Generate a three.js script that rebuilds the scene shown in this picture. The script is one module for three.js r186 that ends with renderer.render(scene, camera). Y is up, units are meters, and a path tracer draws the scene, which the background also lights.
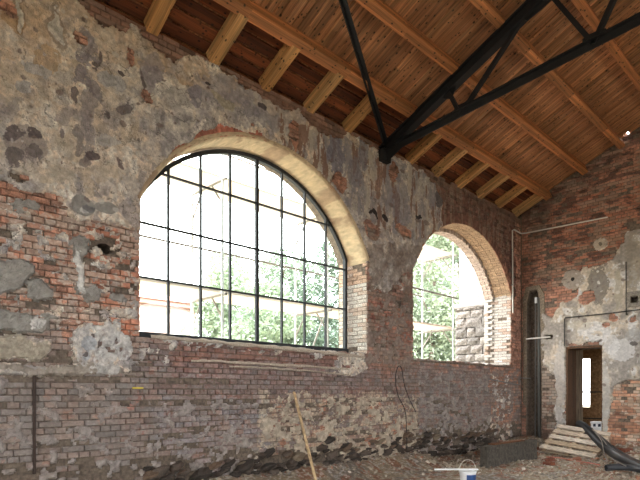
import * as THREE from 'three';
import { mergeGeometries, mergeVertices, toCreasedNormals } from 'three/addons/utils/BufferGeometryUtils.js';
import { RoundedBoxGeometry } from 'three/addons/geometries/RoundedBoxGeometry.js';

// ---------------------------------------------------------------- camera, sky, exposure
const scene = new THREE.Scene();
const FOC = 530, CX = 320, HOR = 392;                 // focal length in pixels, centre column, horizon row
const EYE = new THREE.Vector3(6.7, 1.5, 0);           // 6.7 m from the long wall
const SA = 0.7169, CA = 0.6972;                       // turn of the camera
const camera = new THREE.PerspectiveCamera(2 * Math.atan(240 / FOC) * 180 / Math.PI, 640 / 480, 0.1, 400);
camera.position.copy(EYE);
camera.lookAt(EYE.x - SA, EYE.y, EYE.z - CA);
camera.setViewOffset(640, 480, 0, -(HOR - 240), 640, 480);   // shifted lens: verticals stay vertical
camera.updateProjectionMatrix();

const renderer = new THREE.WebGLRenderer({ antialias: true });
renderer.toneMapping = THREE.LinearToneMapping;
renderer.toneMappingExposure = 1.0;
renderer.shadowMap.enabled = true;
const SKY = 14.5;
{ // bright overcast sky, a little brighter overhead
  const w = 64, h = 32, d = new Float32Array(w * h * 4);
  for (let j = 0; j < h; j++) for (let i = 0; i < w; i++) {
    const el = ((j + 0.5) / h - 0.5) * Math.PI, k = el > 0 ? 0.72 + 0.28 * Math.sin(el) : 0.3;
    d.set([0.97 * k, 0.99 * k, 1.0 * k, 1], (j * w + i) * 4);
  }
  const t = new THREE.DataTexture(d, w, h, THREE.RGBAFormat, THREE.FloatType);
  t.mapping = THREE.EquirectangularReflectionMapping; t.magFilter = THREE.LinearFilter; t.needsUpdate = true;
  scene.background = t; scene.backgroundIntensity = SKY; scene.environment = t; scene.environmentIntensity = SKY;
}

// ---------------------------------------------------------------- helpers
function rng(seed) { let a = seed >>> 0; return () => { a = (a + 0x6D2B79F5) | 0; let t = Math.imul(a ^ (a >>> 15), 1 | a); t = (t + Math.imul(t ^ (t >>> 7), 61 | t)) ^ t; return ((t ^ (t >>> 14)) >>> 0) / 4294967296; }; }
function h2(x, y, s) { let n = Math.imul(x, 374761393) ^ Math.imul(y, 668265263) ^ Math.imul(s, 1442695041); n = Math.imul(n ^ (n >>> 13), 1274126177); return ((n ^ (n >>> 16)) >>> 0) / 4294967296; }
function vn(x, y, s = 0) {
  const xi = Math.floor(x), yi = Math.floor(y); let fx = x - xi, fy = y - yi;
  fx = fx * fx * (3 - 2 * fx); fy = fy * fy * (3 - 2 * fy);
  const a = h2(xi, yi, s), b = h2(xi + 1, yi, s), c = h2(xi, yi + 1, s), d = h2(xi + 1, yi + 1, s);
  return a + (b - a) * fx + (c - a) * fy + (a - b - c + d) * fx * fy;
}
function fbm(x, y, s = 0, o = 4) { let v = 0, a = 0.5, t = 0; for (let i = 0; i < o; i++) { v += a * vn(x, y, s + i * 17); t += a; a *= 0.5; x = x * 2.03 + 7.1; y = y * 2.03 + 3.7; } return v / t; }
const clamp = (x, a = 0, b = 1) => Math.min(b, Math.max(a, x));
const lerp = (a, b, t) => a + (b - a) * t;
const sm = (a, b, x) => { const t = clamp((x - a) / (b - a)); return t * t * (3 - 2 * t); };

// photograph pixel -> point of the long wall (s along it, y up), of the end wall (x, y), or at depth t
const ray = (px, py) => { const u = (px - CX) / FOC; return [-SA + CA * u, (HOR - py) / FOC, CA + SA * u]; };   // x, y, s per unit depth
const WL = (px, py) => { const r = ray(px, py), t = EYE.x / -r[0]; return [t * r[2], EYE.y + t * r[1]]; };
const END = 14.35;
const WE = (px, py) => { const r = ray(px, py), t = END / r[2]; return [EYE.x + t * r[0], EYE.y + t * r[1]]; };
function toPx(x, y, z) { const dx = x - EYE.x, ds = -z; const f = -SA * dx + CA * ds, r = CA * dx + SA * ds; return [CX + FOC * r / f, HOR - FOC * (y - EYE.y) / f, f]; }

const used = {};
function numbered(name) { const k = used[name] = (used[name] ?? -1) + 1; return k ? `${name}_${String(k).padStart(3, '0')}` : name; }
function shadows(o) { o.traverse(c => { if (c.isMesh) { c.castShadow = true; c.receiveShadow = true; } }); return o; }
function tag(o, label, category, group, kind) { if (label) o.userData.label = label; if (category) o.userData.category = category; if (group) o.userData.group = group; if (kind) o.userData.kind = kind; return o; }
function group(name, x = 0, y = 0, z = 0) { const g = new THREE.Group(); g.name = numbered(name); g.position.set(x, y, z); scene.add(g); return g; }
function mesh(name, geo, mat, parent) { const m = new THREE.Mesh(geo, mat); m.castShadow = m.receiveShadow = true; if (parent && parent !== scene) { m.name = name; parent.add(m); } else { m.name = numbered(name); scene.add(m); } return m; }
function uvMetres(geo, sc = 1) { // box-projected uv in metres
  const g = geo.index ? geo.toNonIndexed() : geo; if (!g.attributes.normal) g.computeVertexNormals();
  const p = g.attributes.position, n = g.attributes.normal, uv = new Float32Array(p.count * 2);
  for (let i = 0; i < p.count; i++) {
    const ax = Math.abs(n.getX(i)), ay = Math.abs(n.getY(i)), az = Math.abs(n.getZ(i));
    let u, v; if (ax >= ay && ax >= az) { u = p.getZ(i); v = p.getY(i); } else if (ay >= az) { u = p.getX(i); v = p.getZ(i); } else { u = p.getX(i); v = p.getY(i); }
    uv[i * 2] = u * sc; uv[i * 2 + 1] = v * sc;
  }
  g.setAttribute('uv', new THREE.BufferAttribute(uv, 2)); return g;
}
const box = (w, h, d, r = 0) => r ? new RoundedBoxGeometry(w, h, d, 1, r) : new THREE.BoxGeometry(w, h, d);
// a profile (points [a across, b up]) swept straight from P to Q
function bar(P, Q, profile, up = [0, 1, 0]) {
  const p = new THREE.Vector3(...P), q = new THREE.Vector3(...Q), L = p.distanceTo(q);
  const sh = new THREE.Shape(profile.map(a => new THREE.Vector2(...a)));
  const g = new THREE.ExtrudeGeometry(sh, { depth: L, bevelEnabled: false });
  const dz = q.clone().sub(p).normalize(); let dx = new THREE.Vector3(...up).cross(dz).normalize(); const dy = dz.clone().cross(dx);
  g.applyMatrix4(new THREE.Matrix4().makeBasis(dx, dy, dz).setPosition(p)); return g;
}
const rect = (w, h) => [[-w / 2, -h / 2], [w / 2, -h / 2], [w / 2, h / 2], [-w / 2, h / 2]];
const iSec = (w, h, t) => [[-w / 2, -h / 2], [w / 2, -h / 2], [w / 2, -h / 2 + t], [t / 2, -h / 2 + t], [t / 2, h / 2 - t], [w / 2, h / 2 - t], [w / 2, h / 2], [-w / 2, h / 2], [-w / 2, h / 2 - t], [-t / 2, h / 2 - t], [-t / 2, -h / 2 + t], [-w / 2, -h / 2 + t]];
const tSec = (w, h, t) => [[-t / 2, -h / 2], [t / 2, -h / 2], [t / 2, h / 2 - t], [w / 2, h / 2 - t], [w / 2, h / 2], [-w / 2, h / 2], [-w / 2, h / 2 - t], [-t / 2, h / 2 - t]];
const lSec = (w, t) => [[-w / 2, -w / 2], [w / 2, -w / 2], [w / 2, -w / 2 + t], [-w / 2 + t, -w / 2 + t], [-w / 2 + t, w / 2], [-w / 2, w / 2]];
const tube = (pts, r, seg = 40, rs = 8) => new THREE.TubeGeometry(new THREE.CatmullRomCurve3(pts.map(p => new THREE.Vector3(...p))), seg, r, rs, false);
function polyTube(pts, r, rs = 8) { const cp = new THREE.CurvePath(); for (let i = 0; i + 1 < pts.length; i++) cp.add(new THREE.LineCurve3(new THREE.Vector3(...pts[i]), new THREE.Vector3(...pts[i + 1]))); return new THREE.TubeGeometry(cp, (pts.length - 1) * 12, r, rs, false); }

function tex(w, h, fn, srgb = true) {
  const d = new Uint8Array(w * h * 4);
  for (let j = 0; j < h; j++) for (let i = 0; i < w; i++) { const c = fn(i / w, j / h, i, j), k = (j * w + i) * 4; d[k] = clamp(c[0], 0, 255); d[k + 1] = clamp(c[1], 0, 255); d[k + 2] = clamp(c[2], 0, 255); d[k + 3] = 255; }
  return dtex(d, w, h, srgb);
}
function dtex(d, w, h, srgb = true) {
  const t = new THREE.DataTexture(d, w, h); t.magFilter = THREE.LinearFilter; t.minFilter = THREE.LinearFilter; t.wrapS = t.wrapT = THREE.RepeatWrapping;
  if (srgb) t.colorSpace = THREE.SRGBColorSpace; t.needsUpdate = true; return t;
}
// tiling noise: fbm whose lattice wraps is not needed, repeats are broken by the wall maps
const grainTex = tex(512, 512, (u, v, i, j) => { const n = fbm(i / 9, j / 9, 3, 5), f = h2(i, j, 9); const k = 255 * clamp(0.45 + (n - 0.5) * 1.3 + (f - 0.5) * 0.18); return [k, k, k]; }, false);
const grainCol = tex(512, 512, (u, v, i, j) => { const n = fbm(i / 22, j / 22, 5, 5), f = h2(i, j, 29); const k = 255 * clamp(0.80 + (n - 0.5) * 0.5 + (f - 0.5) * 0.10); return [k, k * 0.985, k * 0.96]; });
const woodTex = tex(512, 1024, (u, v, i, j) => { // grain along v; 1 m wide, 2 m tall
  const X = u * 1.0, Y = v * 2.0; let kx = 0, dark = 0;
  for (let q = 0; q < 80; q++) { const cx = h2(q, 1, 77), cy = 2 * h2(q, 2, 77), r = 0.007 + 0.009 * h2(q, 3, 77); const dx = X - cx, dy = (Y - cy) * 0.7, d = Math.hypot(dx, dy); if (d < r * 5) { kx += Math.sign(dx) * r * 0.9 * Math.exp(-d / (r * 1.6)); if (d < r * 1.25) dark = Math.max(dark, 1 - d / (r * 1.25)); } }
  const g1 = fbm((X - kx) * 26, Y * 0.7, 41, 3), g2 = fbm((X - kx) * 190, Y * 3.0, 43, 2), g3 = fbm(X * 3.2, Y * 0.5, 47, 2);
  let k = 0.82 + (g1 - 0.5) * 0.42 + (g2 - 0.5) * 0.34 + (g3 - 0.5) * 0.2; const red = (g1 - 0.5) * 26 - dark * 20;
  k *= 1 - 0.62 * Math.min(1, dark * 1.5);
  return [238 * k + red * 0.2, 204 * k - red * 0.4, 170 * k - red * 0.6];
});
const std = (color, roughness = 0.9, extra = {}) => new THREE.MeshStandardMaterial({ color, roughness, ...extra });
const rep = (t, x, y) => { const c = t.clone(); c.repeat.set(x, y); c.needsUpdate = true; return c; };
const M = {
  steel: std(0x26282b, 0.6, { metalness: 0.25, bumpMap: rep(grainTex, 2, 2), bumpScale: 0.001 }),
  truss: std(0x1d1d1f, 0.62, { metalness: 0.2 }),
  glass: new THREE.MeshPhysicalMaterial({ color: 0xf4fbf8, roughness: 0.03, transmission: 1, thickness: 0, ior: 1.45 }),
  mortar: std(0x8d7f72, 0.95, { map: rep(grainCol, 1.3, 1.3), bumpMap: rep(grainTex, 2.2, 2.2), bumpScale: 0.012 }),
  plainWall: std(0x96826f, 0.95, { map: rep(grainCol, 0.5, 0.5) }),
  concrete: std(0x77726a, 0.95, { map: rep(grainCol, 1.1, 1.1), bumpMap: rep(grainTex, 2, 2), bumpScale: 0.01 }),
  pipeWhite: std(0xc9c5bb, 0.5), pipeGrey: std(0x7a7873, 0.6, { metalness: 0.3 }), pipeDark: std(0x36332f, 0.7),
  rubber: std(0x17181b, 0.45), cable: std(0x221a18, 0.6), paleCable: std(0x8d857b, 0.6),
  white: std(0xe4e5e6, 0.45), blue: std(0x2f4f86, 0.5), paleWood: std(0xd9c4a4, 0.85, { map: rep(grainCol, 1, 3) }),
  stick: std(0xe2c49a, 0.8, { map: rep(grainCol, 1, 1) }),
};
const boardMats = [0xe2bea0, 0xd8b292, 0xcaa486, 0xdeb694, 0xd2ac90, 0xbc987c].map(c => std(c, 0.8, { map: woodTex }));
const beamMats = [0xe0ac80, 0xd6a276].map(c => std(c, 0.75, { map: woodTex }));
const stubMats = [0xf6dcae, 0xeed09e].map(c => std(c, 0.75, { map: woodTex }));

// ---------------------------------------------------------------- the two arched openings
const WINS = [{ c: 5.485, hw: 2.295, R: 2.53, cy: 2.99, sill: 2.24 }, { c: 11.52, hw: 2.23, R: 2.47, cy: 3.05, sill: 2.22 }];
for (const w of WINS) w.spring = w.cy + Math.sqrt(w.R * w.R - w.hw * w.hw);
const inWin = (w, s, y, grow = 0) => Math.abs(s - w.c) < w.hw + grow && y > w.sill - grow && (y < w.spring || Math.hypot(s - w.c, y - w.cy) < w.R + grow);
const inAny = (s, y, grow = 0) => inWin(WINS[0], s, y, grow) || inWin(WINS[1], s, y, grow);
function archPath(w, grow = 0, Cls = THREE.Path) {
  const p = new Cls(), hw = w.hw + grow, R = w.R + grow, a = Math.acos(hw / R);
  p.moveTo(w.c - hw, w.sill - grow); p.lineTo(w.c + hw, w.sill - grow); p.lineTo(w.c + hw, w.cy + R * Math.sin(a));
  p.absarc(w.c, w.cy, R, a, Math.PI - a, false); p.lineTo(w.c - hw, w.sill - grow); return p;
}

// ---------------------------------------------------------------- surface maps of the walls
// thickness of the plaster, its colour, and the colour of the bricks, as functions of the place on the wall
class WallMap {
  constructor(w, h, s0, sw, y0, yh, map, seed) {
    Object.assign(this, { w, h, s0, sw, y0, yh, map, seed }); const n = w * h;
    this.T = new Float32Array(n); this.P = new Float32Array(n * 3); this.B = new Float32Array(n * 3);
    this.wx = new Float32Array(n); this.wy = new Float32Array(n);
    for (let j = 0; j < h; j++) for (let i = 0; i < w; i++) { const s = s0 + (i + 0.5) / w * sw, y = y0 + (j + 0.5) / h * yh, k = j * w + i; this.wx[k] = (fbm(s * 3.1, y * 3.1, seed, 5) - 0.5) * 0.34; this.wy[k] = (fbm(s * 3.1, y * 3.1, seed + 50, 5) - 0.5) * 0.34; }
  }
  each(lo, hi, fn) {
    const i0 = clamp(Math.floor((lo[0] - 0.2 - this.s0) / this.sw * this.w), 0, this.w), i1 = clamp(Math.ceil((hi[0] + 0.2 - this.s0) / this.sw * this.w), 0, this.w);
    const j0 = clamp(Math.floor((lo[1] - 0.2 - this.y0) / this.yh * this.h), 0, this.h), j1 = clamp(Math.ceil((hi[1] + 0.2 - this.y0) / this.yh * this.h), 0, this.h);
    for (let j = j0; j < j1; j++) for (let i = i0; i < i1; i++) fn(j * this.w + i, this.s0 + (i + 0.5) / this.w * this.sw, this.y0 + (j + 0.5) / this.h * this.yh);
  }
  poly(px, fn, warp = 1) { // a polygon given in photograph pixels
    const q = px.map(p => this.map(p[0], p[1])), lo = [Math.min(...q.map(a => a[0])), Math.min(...q.map(a => a[1]))], hi = [Math.max(...q.map(a => a[0])), Math.max(...q.map(a => a[1]))];
    this.each(lo, hi, (k, s, y) => {
      const x = s + this.wx[k] * warp, v = y + this.wy[k] * warp; let c = false;
      for (let i = 0, j = q.length - 1; i < q.length; j = i++) if ((q[i][1] > v) !== (q[j][1] > v) && x < (q[j][0] - q[i][0]) * (v - q[i][1]) / (q[j][1] - q[i][1]) + q[i][0]) c = !c;
      if (c) fn(k, s, y);
    });
  }
  spot(px, py, rx, ry, fn, warp = 0.6) { // an ellipse given in photograph pixels; fn gets 1 in the middle, 0 at the edge
    const [cs, cy] = this.map(px, py), [s1] = this.map(px + rx, py), [, y1] = this.map(px, py - ry), rs = Math.abs(s1 - cs), rv = Math.abs(y1 - cy);
    this.each([cs - rs, cy - rv], [cs + rs, cy + rv], (k, s, y) => { const d = ((s + this.wx[k] * warp - cs) / rs) ** 2 + ((y + this.wy[k] * warp - cy) / rv) ** 2; if (d < 1) fn(k, s, y, 1 - d); });
  }
  mix(A, k, c, a) { for (let q = 0; q < 3; q++) A[k * 3 + q] = lerp(A[k * 3 + q], c[q], a); }
  at(s, y) { const i = clamp(Math.floor((s - this.s0) / this.sw * this.w), 0, this.w - 1), j = clamp(Math.floor((y - this.y0) / this.yh * this.h), 0, this.h - 1); return j * this.w + i; }
  texture(A) { const d = new Uint8Array(this.w * this.h * 4); for (let k = 0; k < this.w * this.h; k++) { for (let q = 0; q < 3; q++) d[k * 4 + q] = clamp(A[k * 3 + q], 0, 255); d[k * 4 + 3] = 255; } const t = dtex(d, this.w, this.h); t.wrapS = t.wrapT = THREE.ClampToEdgeWrapping; return t; }
  uv(s, y) { return [(s - this.s0) / this.sw, (y - this.y0) / this.yh]; }
}

// ---- long wall
const L = new WallMap(2048, 1024, 0, 14.4, -0.4, 7.2, WL, 11);
{
  const full = [[0, -9], [99, 99]];
  const all = fn => L.each([0, -1], [15, 8], fn);
  // bricks: old red, zones by firing, lime and dust film, those under the sill also darkened for weaker light
  all((k, s, y) => { const n = fbm(s * 2.2, y * 2.2, 61, 4), m = fbm(s * 16, y * 16, 62, 3); const v = 1 + (n - 0.5) * 0.3 + (m - 0.5) * 0.6 + (h2(Math.floor(s * 90), Math.floor(y * 90), 64) - 0.5) * 0.22; L.B[k * 3] = 170 * v; L.B[k * 3 + 1] = 128 * v; L.B[k * 3 + 2] = 108 * v; });
  const zone = (px, c, a, warp = 1.2) => L.poly(px, (k, s, y) => { const m = fbm(s * 7, y * 9, 71, 4), v = 0.70 + 0.62 * fbm(s * 19, y * 19, 72, 4); L.mix(L.B, k, [c[0] * v, c[1] * v, c[2] * v], clamp(a + (m - 0.5) * 0.9)); }, warp);
  zone([[88, 216], [142, 220], [142, 335], [100, 335], [92, 290]], [192, 130, 104], 0.7);
  zone([[-20, 215], [60, 215], [60, 262], [-20, 262]], [186, 134, 110], 0.55);
  zone([[-20, 372], [165, 372], [165, 490], [-20, 490]], [140, 122, 113], 0.8);
  zone([[108, 398], [165, 398], [165, 432], [108, 432]], [160, 114, 102], 0.7);
  zone([[140, 338], [368, 346], [368, 400], [140, 398]], [134, 102, 92], 0.85);
  zone([[160, 362], [420, 372], [420, 398], [160, 398]], [130, 104, 98], 0.8);
  zone([[160, 400], [262, 400], [262, 472], [160, 472]], [134, 114, 108], 0.75);
  zone([[258, 402], [300, 393], [417, 398], [419, 460], [258, 456]], [168, 122, 100], 0.85);
  zone([[418, 362], [490, 366], [490, 470], [418, 470]], [146, 120, 111], 0.8);
  zone([[366, 220], [420, 240], [420, 400], [366, 370]], [150, 116, 102], 0.85);
  zone([[366, 300], [380, 300], [418, 320], [418, 350], [400, 330], [366, 325]], [150, 96, 80], 0.6);
  zone([[425, 160], [515, 205], [515, 300], [505, 262], [470, 224], [420, 236]], [124, 92, 82], 0.9);
  zone([[160, 168], [178, 146], [205, 134], [235, 128], [268, 138], [290, 156], [265, 150], [235, 142], [205, 148], [170, 172]], [186, 120, 102], 0.8);
  // pale film that stayed on the bricks: patches with their own outline
  const film = (px, c, cover, seed, a = 0.75) => L.poly(px, (k, s, y) => { const n = fbm(s * 5.3, y * 9.1, seed, 6), f = fbm(s * 31, y * 31, seed + 3, 3); if (n + (f - 0.5) * 0.35 > 1 - cover) L.mix(L.B, k, c.map(q => q * (0.75 + 0.5 * f)), a * (0.6 + 0.7 * f)); }, 1);
  film([[-20, 190], [142, 220], [142, 335], [-20, 335]], [176, 162, 148], 0.55, 101);
  film([[-20, 330], [165, 335], [165, 490], [-20, 490]], [138, 129, 122], 0.70, 105);
  film([[150, 368], [540, 368], [540, 485], [150, 485]], [140, 129, 122], 0.52, 127);
  film([[-20, 375], [540, 375], [540, 485], [-20, 485]], [132, 120, 113], 0.5, 129, 0.65);
  film([[140, 335], [370, 345], [370, 400], [140, 400]], [138, 118, 112], 0.45, 109);
  film([[158, 398], [265, 398], [265, 475], [158, 475]], [142, 132, 130], 0.52, 113);
  film([[255, 392], [420, 392], [420, 460], [255, 460]], [180, 164, 144], 0.50, 117);
  film([[366, 225], [420, 235], [420, 370], [366, 365]], [140, 126, 112], 0.52, 121);
  film([[418, 360], [490, 366], [490, 470], [418, 470]], [142, 132, 126], 0.5, 125);
  L.poly([[430, 165], [512, 210], [508, 262], [470, 226], [425, 238]], (k, s, y) => { const n = fbm(s * 17, y * 1.6, 131, 4), f = fbm(s * 20, y * 20, 132, 2); if (n + (f - 0.5) * 0.2 > 0.56) L.mix(L.B, k, [160, 142, 124], 0.6); }, 1);

  // where plaster still clings (thickness in metres)
  const coat = (px, t, warp = 1) => L.poly(px, k => { L.T[k] = t; }, warp);
  const ragged = (px, t, cover, seed, fs = 5) => L.poly(px, (k, s, y) => { if (fbm(s * fs, y * fs * 1.3, seed, 5) > 1 - cover) L.T[k] = t; }, 1);
  const bare = (px, py, rx, ry, warp = 0.6) => L.spot(px, py, rx, ry, k => { L.T[k] = 0; }, warp);
  coat([[-40, 186], [10, 184], [22, 190], [40, 192], [58, 203], [76, 216], [84, 222], [100, 222], [112, 225], [143, 228], [146, 205], [150, 186], [158, 170], [166, 158], [178, 146], [205, 134], [235, 128], [262, 136], [276, 147], [300, 162], [330, 192], [352, 226], [372, 262], [372, 286], [388, 290], [402, 276], [419, 264], [422, 244], [428, 236], [440, 228], [440, 200], [432, 180], [440, 150], [380, 60], [140, -90], [-40, -150]], 0.028);
  for (const a of [[294, 134, 6, 17], [339, 181, 8, 11], [78, 36, 8, 6], [120, 27, 9, 6], [5, 5, 13, 9], [404, 231, 8, 7], [372, 230, 9, 9], [393, 172, 5, 10], [146, 98, 7, 7], [130, 55, 5, 10], [325, 215, 8, 6], [20, 178, 9, 5]]) bare(...a);
  coat([[0, 262], [8, 262], [20, 258], [33, 268], [34, 274], [22, 282], [18, 292], [0, 297], [-20, 297], [-20, 262]], 0.026, 0.4);
  coat([[24, 282], [38, 280], [50, 290], [52, 298], [38, 302], [25, 300]], 0.026, 0.4);
  coat([[72, 238], [80, 236], [89, 240], [88, 256], [80, 260], [72, 255]], 0.026, 0.25);
  coat([[77, 258], [84, 258], [84, 286], [77, 292]], 0.009, 0.2);
  coat([[79, 288], [95, 284], [101, 292], [98, 300], [84, 302]], 0.026, 0.3);
  coat([[-20, 314], [20, 312], [34, 318], [48, 318], [50, 330], [40, 334], [28, 332], [18, 334], [10, 330], [-20, 332]], 0.028, 0.35);
  coat([[-20, 338], [30, 336], [52, 340], [52, 352], [38, 358], [-20, 360]], 0.022, 0.4);
  coat([[72, 336], [84, 322], [100, 326], [104, 318], [112, 326], [128, 336], [134, 352], [130, 366], [110, 368], [90, 372], [74, 366]], 0.026, 0.4);
  coat([[110, 310], [132, 308], [132, 315], [112, 316]], 0.012, 0.3);
  coat([[-20, 364], [132, 366], [132, 373], [60, 375], [-20, 377]], 0.02, 0.3);
  for (const [x, y, rx, ry] of [[18, 206, 7, 8], [33, 206, 8, 7], [82, 206, 9, 8], [104, 208, 10, 5], [97, 217, 5, 5], [118, 298, 10, 5], [86, 345, 14, 20], [60, 312, 5, 4], [115, 325, 4, 8]]) L.spot(x, y, rx, ry, k => { L.T[k] = 0.013; }, 0.4);
  ragged([[-20, 385], [110, 385], [160, 440], [150, 480], [-20, 480]], 0.007, 0.37, 141, 9);
  ragged([[160, 400], [262, 402], [262, 470], [160, 470]], 0.008, 0.37, 145, 9);
  ragged([[258, 400], [300, 393], [345, 396], [417, 400], [417, 462], [258, 452]], 0.010, 0.46, 149, 9);
  ragged([[366, 262], [418, 262], [418, 368], [366, 368]], 0.009, 0.43, 153, 8);
  ragged([[418, 372], [512, 376], [512, 462], [418, 462]], 0.007, 0.38, 157, 9);
  ragged([[-20, 192], [140, 226], [140, 320], [-20, 335]], 0.010, 0.38, 161, 8);
  ragged([[338, 360], [350, 356], [368, 354], [367, 366], [352, 375], [334, 373]], 0.02, 0.6, 163, 9);
  ragged([[120, 350], [140, 336], [365, 354], [365, 362], [200, 352], [130, 372]], 0.012, 0.42, 165, 9);
  // the coat breaks off raggedly below the wall head
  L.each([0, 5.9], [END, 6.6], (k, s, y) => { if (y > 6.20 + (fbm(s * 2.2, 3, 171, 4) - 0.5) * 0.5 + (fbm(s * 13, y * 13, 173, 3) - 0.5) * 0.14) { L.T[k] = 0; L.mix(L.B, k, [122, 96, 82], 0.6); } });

  // plaster colours: cream coats, grey cement, mould
  all((k, s, y) => {
    const n = fbm(s * 1.3, y * 1.3, 201, 5), m = fbm(s * 5, y * 5, 203, 5), f = fbm(s * 24, y * 24, 205, 3);
    let c = [211, 194, 174]; const g = sm(0.47, 0.60, n * 0.55 + m * 0.45); c = [lerp(c[0], 188, g), lerp(c[1], 181, g), lerp(c[2], 173, g)];
    const m2 = fbm(s * 10, y * 8, 213, 5); if (m2 > 0.58) { const q = sm(0.58, 0.63, m2 + (f - 0.5) * 0.1) * 0.5; c = [lerp(c[0], 138, q), lerp(c[1], 130, q), lerp(c[2], 130, q)]; } if (m2 < 0.385) { const q = sm(0.385, 0.36, m2) * 0.7; c = [lerp(c[0], 232, q), lerp(c[1], 226, q), lerp(c[2], 214, q)]; }
    if (m < 0.40) { const q = sm(0.40, 0.35, m + (f - 0.5) * 0.1) * 0.6; c = [lerp(c[0], 214, q), lerp(c[1], 206, q), lerp(c[2], 192, q)]; }
    const g2 = h2(Math.floor(s * 80), Math.floor(y * 80), 207), r1 = Math.abs(fbm(s * 3.1, y * 3.1, 209, 5) - 0.5), r2 = Math.abs(fbm(s * 7, y * 7, 211, 4) - 0.5);
    let v = 0.78 + 0.44 * f + (g2 - 0.5) * 0.10; if (r1 < 0.006 || (r2 < 0.007 && m > 0.5)) { v *= 0.66; if (L.T[k] > 0) L.T[k] = Math.max(0.006, L.T[k] - 0.01); }   // hair cracks
    for (let q = 0; q < 3; q++) L.P[k * 3 + q] = c[q] * v;
  });
  const tint = (px, c, a, warp = 1) => L.poly(px, (k, s, y) => { const f = fbm(s * 24, y * 24, 215, 3), m = fbm(s * 6, y * 6, 217, 4), v = 0.74 + 0.52 * f; L.mix(L.P, k, c.map(q => q * v), clamp(a * 0.8 + (m - 0.5) * 1.5)); }, warp);
  tint([[-20, -40], [70, -20], [140, 20], [250, 90], [380, 150], [380, 165], [240, 110], [130, 60], [60, 50], [-20, 60]], [196, 168, 138], 0.5, 1.4);
  tint([[-20, 60], [60, 60], [140, 80], [140, 190], [-20, 180]], [190, 172, 146], 0.25, 1.4);
  tint([[190, 75], [300, 105], [300, 140], [240, 125], [190, 125]], [166, 160, 162], 0.45, 1.4);
  tint([[300, 130], [385, 160], [440, 180], [438, 232], [405, 275], [370, 262], [330, 190]], [156, 148, 146], 0.55, 1.4);
  tint([[366, 245], [420, 245], [420, 300], [366, 300]], [132, 116, 104], 0.7);
  // vertical runs on the coat near the truss bearing
  L.poly([[270, 110], [400, 165], [440, 180], [438, 234], [400, 240], [340, 200], [280, 150]], (k, s, y) => {
    const n = fbm(s * 8, y * 2.4, 221, 5), n2 = fbm(s * 11 + 4, y * 2.2, 225, 5), f = fbm(s * 30, y * 30, 227, 2), q = (f - 0.5) * 0.12;
    if (n + q > 0.58) L.mix(L.P, k, [142, 138, 142], 0.6); else if (n + q < 0.41) L.mix(L.P, k, [190, 180, 162], 0.6);
    if (n2 + q > 0.62) L.mix(L.P, k, [128, 92, 76], 0.7);
  }, 1);
  const cement = [150, 146, 138];
  for (const a of [[14, 280, 26, 24], [38, 292, 17, 14], [80, 248, 12, 15], [88, 293, 14, 11], [20, 322, 44, 13], [18, 206, 9, 9], [33, 206, 9, 8], [82, 206, 11, 10], [104, 208, 12, 6], [118, 298, 12, 7]]) L.spot(...a, (k, s, y) => { const f = fbm(s * 20, y * 20, 231, 3); L.mix(L.P, k, cement.map(q => q * (0.84 + 0.3 * f)), 0.92); }, 0.2);
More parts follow.
